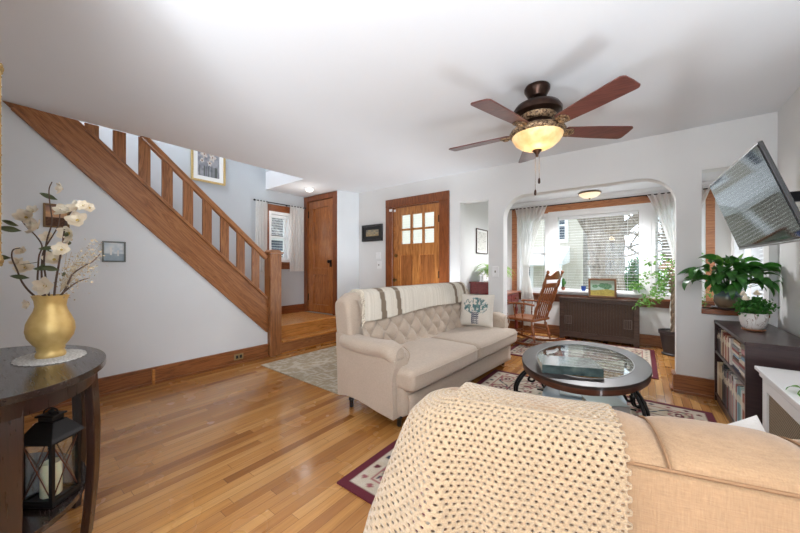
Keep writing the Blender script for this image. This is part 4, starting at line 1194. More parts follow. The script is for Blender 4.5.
VX, VY = -2.10, 0.185
o = thing('vase', 'bulbous matte gold vase on the white doily', 'vase', (VX, VY, 0.7655))
g = G('brushed_gold'); v = g.co()
m_gold = g.done(color=g.ramp(g.noise(v, 30, 3), [(0.3, srgb(212, 176, 106)), (0.7, srgb(226, 194, 128))]), rough=0.45, metal=0.45)
VP = [(0.0001, 0.002), (0.066, 0.0), (0.070, 0.008), (0.066, 0.02), (0.060, 0.028), (0.066, 0.036), (0.064, 0.045), (0.082, 0.062), (0.104, 0.09), (0.112, 0.118), (0.108, 0.15), (0.092, 0.18), (0.076, 0.205), (0.070, 0.225), (0.074, 0.25), (0.084, 0.268), (0.086, 0.272), (0.080, 0.273), (0.066, 0.235), (0.060, 0.21), (0.05, 0.19), (0.0001, 0.185)]
m = MB(); m.lathe([(r * 0.70, z) for r, z in VP], (0, 0, 0), 40)
m.build('body', m_gold, o, angle=60)
m = MB()
rl = random.Random(11)
m2 = MB()
for k in range(120):
    a = 2 * pi * k / 120
m.lathe([(0.0001, 0.0045), (0.06, 0.0045), (0.10, 0.0045), (0.118, 0.0035), (0.119, 0.0005), (0.0001, 0.0005)], (0, 0, 0), 120, 1.3, 0.92, wob=lambda a, z: 0.05 * abs(sin(a * 14)) + 0.01 * sin(a * 55))
g = G('white_lace'); v = g.co(); cell = g.voro(v, 110)
m_lace = g.done(color=g.ramp(cell, [(0.1, srgb(240, 238, 232)), (0.6, srgb(196, 192, 186))]), rough=0.95, normal=g.bump(cell, 1.0, 0.004))
o = m.build('doily', m_lace, None, angle=180); o.location = (VX, VY, 0.7605)
tag(o, 'white lace doily lying on the console table under the gold vase', 'doily')

# magnolia arrangement
F = thing('flower_arrangement', 'artificial cream magnolia branches with sage leaves rising from the gold vase', 'flowers', (VX, VY, 1.0))
Rv = Vector((cos(YAW), sin(YAW), 0)); Fv = Vector((-sin(YAW), cos(YAW), 0))
D0 = 1.42
def FP(px, py, dd=0.0):      # point of the arrangement as offset right / up from the vase
    dep = D0 + dd
    return Rv * ((px - 400) / 317.0 * dep) + Fv * dep + Vector((0, 0, 1.166 + (266.5 - py) / 317.0 * dep))
m_twig = plain('brown_twig', srgb(92, 72, 60), 0.8, bump=0.3)
g = G('magnolia_petal'); v = g.co(); n_ = g.noise(v, 25, 2)
m_petal = leaf_mat('cream_petal', srgb(232, 214, 186), srgb(246, 236, 216), 0.7)
br = [[(50, 300), (47, 285), (44, 262), (47, 240), (52, 222), (50, 205), (49, 190), (52, 182)],
      [(54, 298), (56, 280), (60, 258), (63, 240), (66, 222), (72, 210), (78, 204), (84, 202)],
      [(44, 298), (38, 283), (38, 270), (39, 256), (42, 246), (36, 236), (26, 226), (20, 218)],
      [(40, 300), (30, 292), (22, 282), (17, 270), (12, 258), (13, 250), (20, 248)],
      [(46, 300), (42, 280), (42, 262), (44, 250), (50, 240), (58, 226), (60, 214)],
      [(58, 300), (66, 288), (72, 275), (84, 266), (92, 262), (100, 254)],
      [(56, 300), (64, 292), (74, 284), (82, 280), (90, 278)]]
rb = random.Random(21)
for k, b in enumerate(br):
    dz = rb.uniform(-0.05, 0.05)
    pts = spline([FP(x, y, dz * i / len(b) * 2) for i, (x, y) in enumerate(b)], 5)
    pts = [Vector((VX, VY, 0.98)) + Vector((rb.uniform(-0.02, 0.02), rb.uniform(-0.02, 0.02), 0))] + pts
    m = MB(); m.tube(pts, [lerp(0.0042, 0.0018, i / len(pts)) for i in range(len(pts))], 6); m.build('branch', m_twig, F, world=True)
def blossom(c, r, face):
    z = Vector(face).normalized(); q = Vector((0, 0, 1)).rotation_difference(z)
    m = MB()
    for ring, (n, tilt, s) in enumerate(((6, 0.5, 1.0), (4, 1.0, 0.72))):
        for k in range(n):
            a = 2 * pi * k / n + ring * 0.5 + rb.uniform(-0.15, 0.15); tl = tilt + rb.uniform(-0.25, 0.25)
            def pf(u, v, a=a, tl=tl, s=s):
                L = r * s * u * 1.1; w = r * s * 0.46 * sin(pi * min(1, u * 0.92 + 0.06)) ** 0.7 * (2 * v - 1)
                up = L * sin(tl) * (0.6 + 0.4 * u) + abs(2 * v - 1) ** 2 * r * 0.12; ou = L * cos(tl)
                p = Vector((cos(a) * ou - sin(a) * w, sin(a) * ou + cos(a) * w, up)); return q @ p + Vector(c)
            m.grid(pf, 6, 4)
    m.build('blossom', m_petal, F, world=True, angle=180, normals=False)
    m = MB(); m.ball(Vector(c) + z * r * 0.12, r * 0.16, 8, 6); m.build('blossom_centre', plain('pale_yellow_centre', srgb(196, 170, 96), 0.8), F, world=True)
tocam = (-Fv + Vector((0, 0, 0.1)))
for (x, y, r) in ((63, 189, 0.036), (27, 218, 0.05), (38, 228, 0.055), (66, 212, 0.05), (76, 210, 0.052), (78, 221, 0.05), (70, 233, 0.05), (72, 240, 0.045), (84, 206, 0.03), (55, 260, 0.05), (26, 268, 0.045), (46, 286, 0.05), (29, 304, 0.03), (22, 252, 0.03), (62, 250, 0.04), (48, 238, 0.035), (90, 208, 0.028), (33, 212, 0.035), (18, 263, 0.032)):
    c = FP(x, y, rb.uniform(-0.07, 0.05)); f = tocam + Rv * rb.uniform(-0.8, 0.8) + Vector((0, 0, rb.uniform(-0.5, 0.9)))
    blossom(c, r * 0.80, f)
for (x, y) in ((58, 200), (19, 226), (22, 231), (70, 244), (56, 247), (52, 252), (60, 252), (40, 262), (60, 270), (64, 274), (30, 278), (12, 258), (52, 268), (68, 236), (43, 266)):
    p = FP(x, y, rb.uniform(-0.05, 0.03)); a = (Rv * rb.uniform(-1, 1) + Vector((0, 0, rb.uniform(-0.3, 0.6))) - Fv * rb.uniform(0, 0.5)).normalized(); b = a.cross(Fv + Vector((0, 0, rb.uniform(-0.6, 0.6)))).normalized(); L = rb.uniform(0.035, 0.055)
    m = MB(); m.grid(lambda u, v: p + a * (L * u) + b * ((2 * v - 1) * L * 0.27 * sin(pi * min(1, u * 0.95 + 0.03)) ** 0.8) - Fv * (0.01 * (2 * v - 1) ** 2 + 0.02 * u * u), 8, 4)
    m.build('leaf', m_leafs, F, world=True, angle=180, normals=False)
m = MB()
for k in range(420):
    t = rb.random(); x = lerp(62, 98, t) + rb.gauss(0, 4); y = lerp(282, 254, t) + rb.gauss(0, 9)
    p = FP(x, y, rb.uniform(-0.05, 0.06)); a = Vector((rb.gauss(0, 1), rb.gauss(0, 1), rb.gauss(0, 1))).normalized(); b = a.cross(Vector((rb.random(), rb.random(), 1))).normalized(); s = rb.uniform(0.007, 0.013)
    m.add([p, p + a * s * 0.5 + b * s * 0.45, p + a * s, p + a * s * 0.5 - b * s * 0.45], [(0, 1, 2, 3)])
for k in range(10):
    x = lerp(68, 100, k / 9); m.tube([FP(60, 292), FP(lerp(60, x, 0.5), lerp(292, 262, 0.5) - 4), FP(x, 240 + 4 * (k % 4) + 8 * (k % 3))], [0.0015, 0.0012, 0.0008], 4)
o = m.build('dried_sprigs', plain('dried_seed_heads', srgb(190, 172, 142), 0.9, var=0.15), F, world=True, smooth=False, normals=False); o['kind'] = 'stuff'

# lantern
LX, LY = -1.86, 0.165
o = thing('lantern', 'black metal and glass lantern with crossed bars on the console table shelf', 'lantern', (LX, LY, 0.2465), radians(38))
w = 0.056; w1 = 0.050
m = MB(); m.box(-w - 0.006, w + 0.006, -w1 - 0.006, w1 + 0.006, 0, 0.018); m.build('base', m_iron, o, smooth=False, bevel=0.003)
m = MB()
for sx in (-1, 1):
    for sy in (-1, 1): m.box(sx * w - 0.006, sx * w + 0.006, sy * w1 - 0.006, sy * w1 + 0.006, 0.018, 0.245)
for z in (0.018, 0.237):
    for s in (-1, 1): m.box(-w, w, s * w1 - 0.005, s * w1 + 0.005, z, z + 0.009); m.box(s * w - 0.005, s * w + 0.005, -w1, w1, z, z + 0.009)
m.build('frame', m_iron, o, smooth=False)
m = MB()
for s in (-1, 1):
    for a, b in ((-1, 1), (1, -1)):
        m.cyl((a * w, s * w1, 0.024), (b * w, s * w1, 0.24), 0.0022, n=6); m.cyl((s * w, a * w1, 0.024), (s * w, b * w1, 0.24), 0.0022, n=6)
m.build('cross_bars', plain('coppery_wire', srgb(96, 60, 44), 0.4, 0.8), o)
m = MB(); m.add([(sx * (w + 0.016), sy * (w1 + 0.016), 0.246) for sx, sy in ((-1, -1), (1, -1), (1, 1), (-1, 1))] + [(sx * (w + 0.008), sy * (w1 + 0.008), 0.262) for sx, sy in ((-1, -1), (1, -1), (1, 1), (-1, 1))] + [(sx * 0.034, sy * 0.026, 0.312) for sx, sy in ((-1, -1), (1, -1), (1, 1), (-1, 1))],
      [(3, 2, 1, 0), (8, 9, 10, 11)] + [(k * 4 + i, k * 4 + (i + 1) % 4, k * 4 + 4 + (i + 1) % 4, k * 4 + 4 + i) for k in range(2) for i in range(4)])
m.box(-0.028, 0.028, -0.022, 0.022, 0.312, 0.330); m.box(-0.036, 0.036, -0.028, 0.028, 0.330, 0.337); m.ball((0, 0, 0.346), 0.010, 8, 6)
m.build('roof', m_iron, o, smooth=False, bevel=0.002)
m = MB(); m.tube([(0.03 * cos(t * pi / 8), 0.0, 0.338 + 0.022 * sin(t * pi / 8)) for t in range(0, 9)], 0.003, 6); m.build('handle_ring', m_iron, o)
m = MB()
for s in (-1, 1): m.box(-w + 0.006, w - 0.006, s * (w1 - 0.003) - 0.001, s * (w1 - 0.003) + 0.001, 0.026, 0.238); m.box(s * (w - 0.003) - 0.001, s * (w - 0.003) + 0.001, -w1 + 0.006, w1 - 0.006, 0.026, 0.238)
m.build('glass_panes', m_glass, o, smooth=False)
o = thing('pillar_candle', 'ivory pillar candle standing inside the black lantern', 'candle', (LX, LY, 0.2655))
g = G('ivory_wax'); m_wax = g.done(color=srgb(238, 224, 186), rough=0.5, sss=0.3)
m = MB(); m.lathe([(0.030, 0), (0.031, 0.003), (0.031, 0.122), (0.029, 0.128), (0.023, 0.124), (0.0001, 0.12)], (0, 0, 0), 24); m.build('wax', m_wax, o, angle=50)
m = MB(); m.cyl((0, 0, 0.12), (0.002, 0, 0.134), 0.0012, n=5); m.build('wick', m_black, o)

# gilt mirror, seen edge-on beside the console table
o = thing('wall_mirror', 'ornate gilt-framed mirror seen edge-on at the far left, above the console table', 'mirror', (-2.0, 0.002, 1.17))
m = MB()
m_gilt = plain('antique_gilt', srgb(176, 148, 96), 0.5, 0.5, var=0.25, scale=60, bump=0.6, bscale=120)
m.prism(rect(-2.33, -1.69, 1.17, 1.84), 'XZ', 0.002, 0.038, [rect(-2.25, -1.77, 1.25, 1.76)])
for z in [1.18 + 0.0325 * k for k in range(21)]: m.ball((-1.697, 0.034, z), 0.006, 8, 6); m.ball((-2.32, 0.036, z), 0.006, 8, 6)
for sx in (-2.32, -1.70):
    for z in (1.185, 1.825):
        m.ball((sx, 0.030, z), 0.015, 10, 8); m.tube([(sx + 0.014 * cos(t), 0.036, z + 0.014 * sin(t)) for t in [k * 0.5 for k in range(11)]], 0.006, 6)
m.build('frame', m_gilt, o, smooth=False, world=True)
g = G('silvered_glass'); m_mirror = g.done(color=(0.9, 0.9, 0.9), rough=0.02, metal=1.0)
m = MB(); m.box(-2.25, -1.77, 0.008, 0.014, 1.25, 1.76); m.build('mirror_glass', m_mirror, o, smooth=False, world=True)

# ------------------------------------------------------------------ ceiling fan
FX, FY = -0.58, 2.36
FAN = thing('ceiling_fan', 'bronze ceiling fan with reddish-brown blades and a lit amber glass bowl', 'ceiling fan', (FX, FY, CH))
m_bronze = plain('oil_rubbed_bronze', srgb(58, 40, 32), 0.3, 0.75, var=0.2, scale=30)
g = G('filigree_metal'); v = g.co(); n_ = g.noise(v, 70, 3, 0.6, 1.2)
m_fil = g.done(color=g.ramp(n_, [(0.42, srgb(66, 44, 32)), (0.55, srgb(168, 140, 108))]), rough=0.4, metal=0.6, normal=g.bump(n_, 1.0, 0.006))
m = MB(); m.lathe([(0.0001, -0.001), (0.078, -0.001), (0.085, -0.012), (0.084, -0.03), (0.070, -0.055), (0.060, -0.075), (0.022, -0.082), (0.0001, -0.082)], (0, 0, 0), 36); m.build('canopy', m_bronze, FAN, angle=50)
m = MB(); m.cyl((0, 0, -0.08), (0, 0, -0.12), 0.018, n=16); m.build('down_rod', m_bronze, FAN)
m = MB(); m.lathe([(0.0001, -0.105), (0.05, -0.107), (0.10, -0.118), (0.145, -0.142), (0.163, -0.172), (0.160, -0.195), (0.130, -0.205), (0.11, -0.207)], (0, 0, 0), 40); m.build('motor_housing', m_bronze, FAN, angle=60)
m = MB(); m.lathe([(0.11, -0.205), (0.122, -0.212), (0.118, -0.235), (0.105, -0.247), (0.10, -0.25)], (0, 0, 0), 48, wob=lambda a, z: 0.02 * sin(a * 16)); m.build('filigree_band', m_fil, FAN, angle=60)
m = MB(); m.lathe([(0.10, -0.248), (0.08, -0.262), (0.078, -0.285), (0.09, -0.295), (0.14, -0.305), (0.168, -0.315)], (0, 0, 0), 40); m.build('light_fitter', m_bronze, FAN, angle=60)
m = MB(); m.lathe([(0.150, -0.302), (0.176, -0.308), (0.184, -0.322), (0.178, -0.340), (0.166, -0.348), (0.158, -0.346)], (0, 0, 0), 56, wob=lambda a, z: 0.012 * sin(a * 20)); m.build('filigree_rim', m_fil, FAN, angle=60)
g = G('amber_scavo_glass'); v = g.co(); n_ = g.noise(v, 14, 3)
lw = g.node('ShaderNodeLayerWeight', {'Blend': 0.35}).outputs[1]
m_amber = g.done(color=g.ramp(n_, [(0.3, srgb(200, 160, 104)), (0.7, srgb(226, 200, 150))]), ecol=g.ramp(n_, [(0.3, srgb(236, 176, 104)), (0.7, srgb(255, 222, 164))]), estr=0.26, rough=0.3)
m = MB(); m.lathe([(0.168, -0.345), (0.164, -0.362), (0.146, -0.392), (0.112, -0.420), (0.068, -0.440), (0.02, -0.448), (0.0001, -0.449)], (0, 0, 0), 44); m.build('glass_bowl', m_amber, FAN, angle=80)
m = MB(); m.lathe([(0.030, -0.444), (0.032, -0.452), (0.020, -0.462), (0.012, -0.475), (0.008, -0.492), (0.0001, -0.495)], (0, 0, 0), 20); m.build('finial', m_bronze, FAN)
for (dx, dy, z1) in ((-0.012, 0.0, -0.72), (0.012, 0.006, -0.64)):
    m = MB()
    k = 0; z = -0.49
    while z > z1: m.ball((dx, dy, z), 0.0026, 6, 4); z -= 0.0075
    m.build('pull_chain', m_brass, FAN)
    m = MB(); m.lathe([(0.003, 0.0), (0.008, -0.012), (0.009, -0.032), (0.005, -0.042), (0.0001, -0.043)], (dx, dy, z1), 12); m.build('chain_pull', m_bronze, FAN)
m_blade = wood('cherry_fan_blade', srgb(58, 28, 24), srgb(92, 48, 42), srgb(108, 60, 52), 'X', rough=0.35, coat=0.3, strength=0.03)
for k in range(5):
    a = radians(39.5 + 72 * k); R_ = Matrix.Rotation(a, 4, 'Z') @ Matrix.Translation((0, 0, -0.312)) @ Matrix.Rotation(radians(-11), 4, 'X')
    out = []
    for t in range(0, 9): an = -pi / 2 + pi * t / 8; out.append((0.625 + 0.03 * cos(an), (0.045 + 0.028) * sin(an) if False else (0.045 * (1 if an > 0 else -1) if abs(an) > 0.01 else 0) + 0.028 * sin(an)))
    poly = [(0.20, -0.052), (0.40, -0.066)] + out + [(0.40, 0.066), (0.20, 0.052), (0.185, 0.03), (0.18, 0), (0.185, -0.03)]
    m = MB(); m.prism(poly, 'XY', -0.004, 0.004); m.v = [tuple(R_ @ Vector(p)) for p in m.v]
    b = m.build('blade', m_blade, FAN, smooth=False, bevel=0.002)
    m = MB(); m.prism([(0.085, -0.018), (0.15, -0.02), (0.20, -0.042), (0.235, -0.045), (0.255, -0.02), (0.262, 0), (0.255, 0.02), (0.235, 0.045), (0.20, 0.042), (0.15, 0.02), (0.085, 0.018)], 'XY', -0.013, -0.0045)
    m.ball((0.215, 0, -0.017), 0.026, 12, 6, 0.4); m.ball((0.14, 0, -0.014), 0.014, 10, 6, 0.6)
    m.v = [tuple(R_ @ Vector(p)) for p in m.v]; m.build('blade_bracket', m_fil, FAN, bevel=0.002)
point_light('fan_bulb', (FX, FY, CH - 0.56), 0.8, (1.0, 0.72, 0.42), 0.06)
point_light('fan_uplight', (FX, FY, CH - 0.30), 0.8, (1.0, 0.72, 0.42), 0.02)

o = thing('flush_ceiling_light', 'shallow alabaster glass dome lamp on the sunroom ceiling', 'ceiling light', (-0.62, 5.60, SCH))
m = MB(); m.lathe([(0.06, -0.001), (0.15, -0.008), (0.155, -0.02), (0.148, -0.026)], (0, 0, 0), 32); m.build('metal_pan', m_brass, o)
m = MB(); m.lathe([(0.148, -0.022), (0.135, -0.045), (0.10, -0.072), (0.05, -0.09), (0.0001, -0.096)], (0, 0, 0), 32); m.build('glass_dome', emis('warm_dome_glass', (1.0, 0.80, 0.56), 0.3, srgb(236, 214, 176)), o)
m = MB(); m.lathe([(0.012, -0.094), (0.012, -0.102), (0.006, -0.112), (0.0001, -0.114)], (0, 0, 0), 12); m.build('finial', m_brass, o)

# pendant behind the camera (its light warms the foreground sofa and shows in the door glass)
o = thing('dining_pendant', 'warm glass pendant lamp hanging in the dining end of the room', 'pendant lamp', (0.15, -0.75, CH))
m = MB(); m.lathe([(0.0001, -0.001), (0.06, -0.001), (0.055, -0.025), (0.0001, -0.03)], (0, 0, 0)); m.cyl((0, 0, -0.02), (0, 0, -0.26), 0.006, n=8); m.build('rod', m_bronze, o)
m = MB(); m.lathe([(0.03, -0.26), (0.10, -0.28), (0.17, -0.34)], (0, 0, 0)); m.build('shade', emis('pendant_glass', (1.0, 0.78, 0.5), 3.0, (0.9, 0.8, 0.6)), o)

# ------------------------------------------------------------------ television on its arm
A_, B_, V_ = Vector((0.397, 2.01, 1.700)), Vector((0.36, 2.91, 1.700)), Vector((0.140, 0.006, -0.425))
W_ = (B_ - A_); wl = W_.length; wx = W_.normalized(); vx = V_.normalized(); vl = V_.length; nx_ = wx.cross(vx).normalized()
if nx_.x > 0: nx_ = -nx_          # faces the room
ctr = A_ + W_ / 2 + V_ / 2
t = thing('television', 'flat television tilted down on a wall arm at the upper right', 'television', tuple(ctr + Vector((0.1, 0, 0))))
def scr(a, b, c): return ctr + wx * a + vx * b + nx_ * c
m = MB()
m.obox(scr(0, 0, -0.010), wx, vx, nx_, wl / 2, vl / 2, 0.0085)
m.build('housing', m_black, t, smooth=False, bevel=0.003, world=True)
m = MB(); m.obox(scr(0, 0.02, -0.030), wx, vx, nx_, wl / 2 - 0.12, vl / 2 - 0.09, 0.012); m.obox(scr(0, 0.05, -0.053), wx, vx, nx_, wl / 2 - 0.2, vl / 2 - 0.12, 0.011)
m.build('rear_cover', plain('charcoal_plastic', srgb(52, 52, 54), 0.45), t, smooth=False, bevel=0.008, world=True)
g = G('glossy_screen'); m_screen = g.done(color=(0.012, 0.013, 0.015), rough=0.05, spec=0.4, ior=1.5)
m = MB(); m.obox(scr(0, -0.004, -0.001), wx, vx, nx_, wl / 2 - 0.008, vl / 2 - 0.014, 0.0018); m.build('screen', m_screen, t, smooth=False, world=True)
m = MB(); m.obox(scr(0, vl / 2 - 0.002, -0.006), wx, vx, nx_, wl / 2, 0.005, 0.007); m.build('bottom_trim', m_steel, t, smooth=False, bevel=0.002, world=True)
t = thing('wall_bracket', 'black swivel bracket holding the television to the right wall', 'wall bracket', (XR, 2.46, 1.49))
pc_ = scr(0, 0, -0.066)
m = MB(); m.box(XR - 0.02, XR - 0.001, 2.38, 2.54, 1.36, 1.62); m.build('wall_plate', m_black, t, smooth=False, bevel=0.003, world=True)
m = MB(); m.bar((XR - 0.02, 2.46, 1.49), (XR - 0.14, 2.30, 1.49), 0.035, 0.05); m.bar((XR - 0.14, 2.30, 1.49), pc_ - nx_ * 0.03, 0.035, 0.05); m.cyl((XR - 0.14, 2.30, 1.455), (XR - 0.14, 2.30, 1.525), 0.022, n=14); m.build('arm', m_black, t, smooth=False, bevel=0.003, world=True)
m = MB(); m.obox(scr(0, 0, -0.070), wx, vx, nx_, 0.12, 0.10, 0.004); m.build('mount_plate', m_black, t, smooth=False, world=True)

# ------------------------------------------------------------------ bookcase
BX0, BX1, BY0, BY1, BZ = 0.516, 0.835, 2.853, 3.885, 0.70
m_book = wood('espresso_laminate', srgb(40, 24, 26), srgb(52, 33, 34), srgb(60, 40, 40), 'X', rough=0.35, coat=0.15, strength=0.03)
t = thing('bookcase', 'low espresso bookcase with two shelves of books against the right wall', 'bookcase', ((BX0 + BX1) / 2, (BY0 + BY1) / 2, 0))
for nm, bx in (('top', (BX0 - 0.004, BX1, BY0 - 0.004, BY1, BZ - 0.022, BZ)), ('side_panel', (BX0, BX1, BY0, BY0 + 0.02, 0.0, BZ - 0.0225)), ('side_panel', (BX0, BX1, BY1 - 0.02, BY1, 0.0, BZ - 0.0225)),
               ('shelf', (BX0 + 0.004, BX1 - 0.01, BY0 + 0.0205, BY1 - 0.0205, 0.415, 0.437)), ('shelf', (BX0 + 0.004, BX1 - 0.01, BY0 + 0.0205, BY1 - 0.0205, 0.050, 0.070)),
               ('back_panel', (BX1 - 0.008, BX1, BY0 + 0.0205, BY1 - 0.0205, 0.0, BZ - 0.0225)), ('plinth', (BX0 + 0.012, BX0 + 0.024, BY0 + 0.0205, BY1 - 0.0205, 0.0, 0.0495))):
    m = MB(); m.box(*bx); m.build(nm, m_book, t, smooth=False, bevel=0.0015, world=True)
cov_cache = {}
def cover_mat(c):
    k = tuple(round(x, 3) for x in c)
    if k not in cov_cache: cov_cache[k] = plain('book_cloth_%d' % len(cov_cache), c, 0.55, var=0.08, scale=40)
    return cov_cache[k]
def standing(name, label, y, z, th, h, d, c, group, cat='book', x=0.53):
    o = thing(name, label, cat, (x + d / 2, y + th / 2, z), 0, group)
    m = MB(); e = 0.002
    m.box(-d / 2, d / 2, -th / 2, -th / 2 + e, 0, h); m.box(-d / 2, d / 2, th / 2 - e, th / 2, 0, h); m.box(-d / 2, -d / 2 + e, -th / 2, th / 2, 0, h)
    m.build('cover', cover_mat(c), o, smooth=False)
    m = MB(); m.box(-d / 2 + 0.0025, d / 2 - 0.004, -th / 2 + e + 0.0002, th / 2 - e - 0.0002, 0.003, h - 0.004); m.build('pages', m_pages, o, smooth=False)
    if th > 0.02:
        m = MB(); m.box(-d / 2 - 0.0006, -d / 2, -th / 2 + 0.003, th / 2 - 0.003, h * 0.62, h * 0.80); m.build('spine_label', cover_mat(lerpc(c, srgb(230, 220, 196), 0.7)), o, smooth=False)
    return o
UP = [('black', (38, 36, 40)), ('charcoal', (60, 60, 66)), ('dark brown', (70, 50, 40)), ('navy', (46, 52, 76)), ('slate grey', (92, 96, 100)), ('cream', (214, 200, 172)), ('tan', (176, 146, 110)), ('brick red', (134, 66, 52)), ('ivory', (224, 214, 196)), ('rust', (168, 98, 70)), ('pink', (206, 156, 148)), ('sand', (196, 176, 146)), ('maroon', (108, 44, 48)), ('white', (226, 222, 216))]
ORD = ['first', 'second', 'third', 'fourth', 'fifth', 'sixth', 'seventh', 'eighth', 'ninth', 'tenth', 'eleventh', 'twelfth', 'thirteenth', 'fourteenth', 'fifteenth', 'sixteenth', 'seventeenth', 'eighteenth', 'nineteenth', 'twentieth', 'twenty-first', 'twenty-second', 'twenty-third', 'twenty-fourth', 'twenty-fifth', 'twenty-sixth', 'twenty-seventh', 'twenty-eighth']
y = BY1 - 0.022; rk = random.Random(4)
for i, (nm, c) in enumerate(UP):
    th = rk.uniform(0.026, 0.042); y -= th + 0.0008
    standing('book', '%s upright book on the upper shelf, %s from the far end' % (nm, ORD[i]), y, 0.4372, th, rk.uniform(0.17, 0.212), rk.uniform(0.15, 0.20), srgb(*c), 'upright books on the upper shelf')
ystack = y - 0.012
ST = [('navy', (50, 60, 92)), ('white', (222, 218, 212)), ('dusty pink', (196, 148, 144)), ('brown', (110, 78, 60)), ('sky blue', (126, 156, 178)), ('cream', (214, 202, 180)), ('red', (150, 62, 56)), ('grey', (140, 140, 142)), ('ivory', (226, 218, 204)), ('tan', (180, 152, 120))]
for st in range(2):
    z = 0.4372; wY = (ystack - (BY0 + 0.024)) / 2 - 0.006
    yc = ystack - wY / 2 - st * (wY + 0.008)
    for i, (nm, c) in enumerate(ST[: 9 if st else 10] if st == 0 else ST[::-1][:8]):
        th = rk.uniform(0.016, 0.025)
        if z + th > 0.66: break
        o = thing('book', '%s flat book in the %s pile on the upper shelf, %s from the bottom' % (nm, 'nearer' if st else 'farther', ORD[i]), 'book', (0.63, yc, z), 0, 'flat piled books on the upper shelf')
        d, w = rk.uniform(0.17, 0.20), wY * rk.uniform(0.88, 0.99)
        m = MB(); m.box(-d / 2, d / 2, -w / 2, w / 2, 0, 0.002); m.box(-d / 2, d / 2, -w / 2, w / 2, th - 0.002, th); m.box(-d / 2, -d / 2 + 0.002, -w / 2, w / 2, 0, th); m.build('cover', cover_mat(srgb(*c)), o, smooth=False)
        m = MB(); m.box(-d / 2 + 0.0025, d / 2 - 0.004, -w / 2 + 0.003, w / 2 - 0.003, 0.0022, th - 0.0022); m.build('pages', m_pages, o, smooth=False)
        z += th + 0.0004
LOW = [('cream', (214, 202, 178)), ('ivory', (226, 218, 200)), ('buff', (198, 178, 142)), ('tan', (180, 156, 122)), ('sand', (190, 172, 140)), ('beige', (200, 186, 160)), ('black', (36, 36, 40)), ('dark grey', (70, 72, 76)), ('navy', (48, 56, 78)), ('charcoal', (54, 54, 58)), ('slate', (96, 102, 110)), ('maroon', (112, 44, 46)), ('dark brown', (76, 54, 44)), ('grey', (132, 130, 130)), ('mauve', (158, 128, 132)), ('stone', (160, 150, 140)), ('dusty rose', (176, 134, 130)), ('silver grey', (174, 172, 172)), ('off-white', (216, 210, 202)), ('brick red', (146, 66, 54)), ('pale blue', (150, 176, 186)), ('teal', (92, 138, 146)), ('aqua', (138, 178, 180)), ('white', (226, 224, 220)), ('rust', (160, 92, 66)), ('pink', (204, 152, 146)), ('brown', (122, 84, 62))]
y = BY1 - 0.024
for i, (nm, c) in enumerate(LOW):
    th = (BY1 - BY0 - 0.052) / len(LOW) * rk.uniform(0.8, 1.14); y -= th + 0.0006
    if y < BY0 + 0.022: break
    standing('record_album', '%s tall album sleeve on the lower shelf, %s from the far end' % (nm, ORD[i]), y, 0.0702, th, rk.uniform(0.26, 0.315) - (0.03 if i > 18 else 0), rk.uniform(0.24, 0.27), srgb(*c), 'tall album sleeves on the lower shelf', 'record album')

# ------------------------------------------------------------------ white radiator cover at the right
RX0, RY0, RY1, RZ = 0.555, 1.86, 2.70, 0.59
t = thing('radiator_cover', 'white panelled radiator cover with a tan grille, beside the espresso bookcase', 'radiator cover', (0.72, 2.28, 0))
m = MB(); m.box(RX0 - 0.028, XR - 0.008, RY0 - 0.02, RY1 + 0.02, RZ - 0.02, RZ); m.build('top', m_white, t, smooth=False, bevel=0.004, world=True)
m = MB(); m.box(RX0 - 0.012, XR - 0.008, RY0 - 0.01, RY1 + 0.01, RZ - 0.055, RZ - 0.0205); m.build('cornice', m_white, t, smooth=False, bevel=0.008, world=True)
m = MB(); m.prism(rect(RY0, RY1, 0.0, RZ - 0.0555), 'YZ', RX0, RX0 + 0.022, [rect(RY0 + 0.075, RY1 - 0.075, 0.10, RZ - 0.12)]); m.box(RX0 + 0.0225, XR - 0.01, RY1 - 0.02, RY1, 0, RZ - 0.0555); m.box(RX0 + 0.0225, XR - 0.01, RY0, RY0 + 0.02, 0, RZ - 0.0555)
m.build('cabinet', m_white, t, smooth=False, bevel=0.003, world=True)
def perforated(name, base, dark, pitch=0.012):
    g = G(name); v = g.co(); x, y, z = g.sep(v)
    a = g.math('ADD', y, z); b = g.math('SUBTRACT', y, z); a = g.math('ADD', a, x); b = g.math('ADD', b, x)
    fa = g.math('PINGPONG', g.math('DIVIDE', a, pitch), 0.5); fb = g.math('PINGPONG', g.math('DIVIDE', b, pitch), 0.5)
    h = g.math('MINIMUM', fa, fb)
    col = g.ramp(h, [(0.10, base), (0.18, dark)])
    return g.done(color=col, rough=0.5, metal=0.3, normal=g.bump(h, 1.0, -0.003))
m = MB(); m.box(RX0 + 0.010, RX0 + 0.014, RY0 + 0.07, RY1 - 0.07, 0.095, RZ - 0.115); m.build('grille', perforated('tan_grille', srgb(176, 158, 132), srgb(90, 74, 56), 0.016), t, smooth=False, world=True)

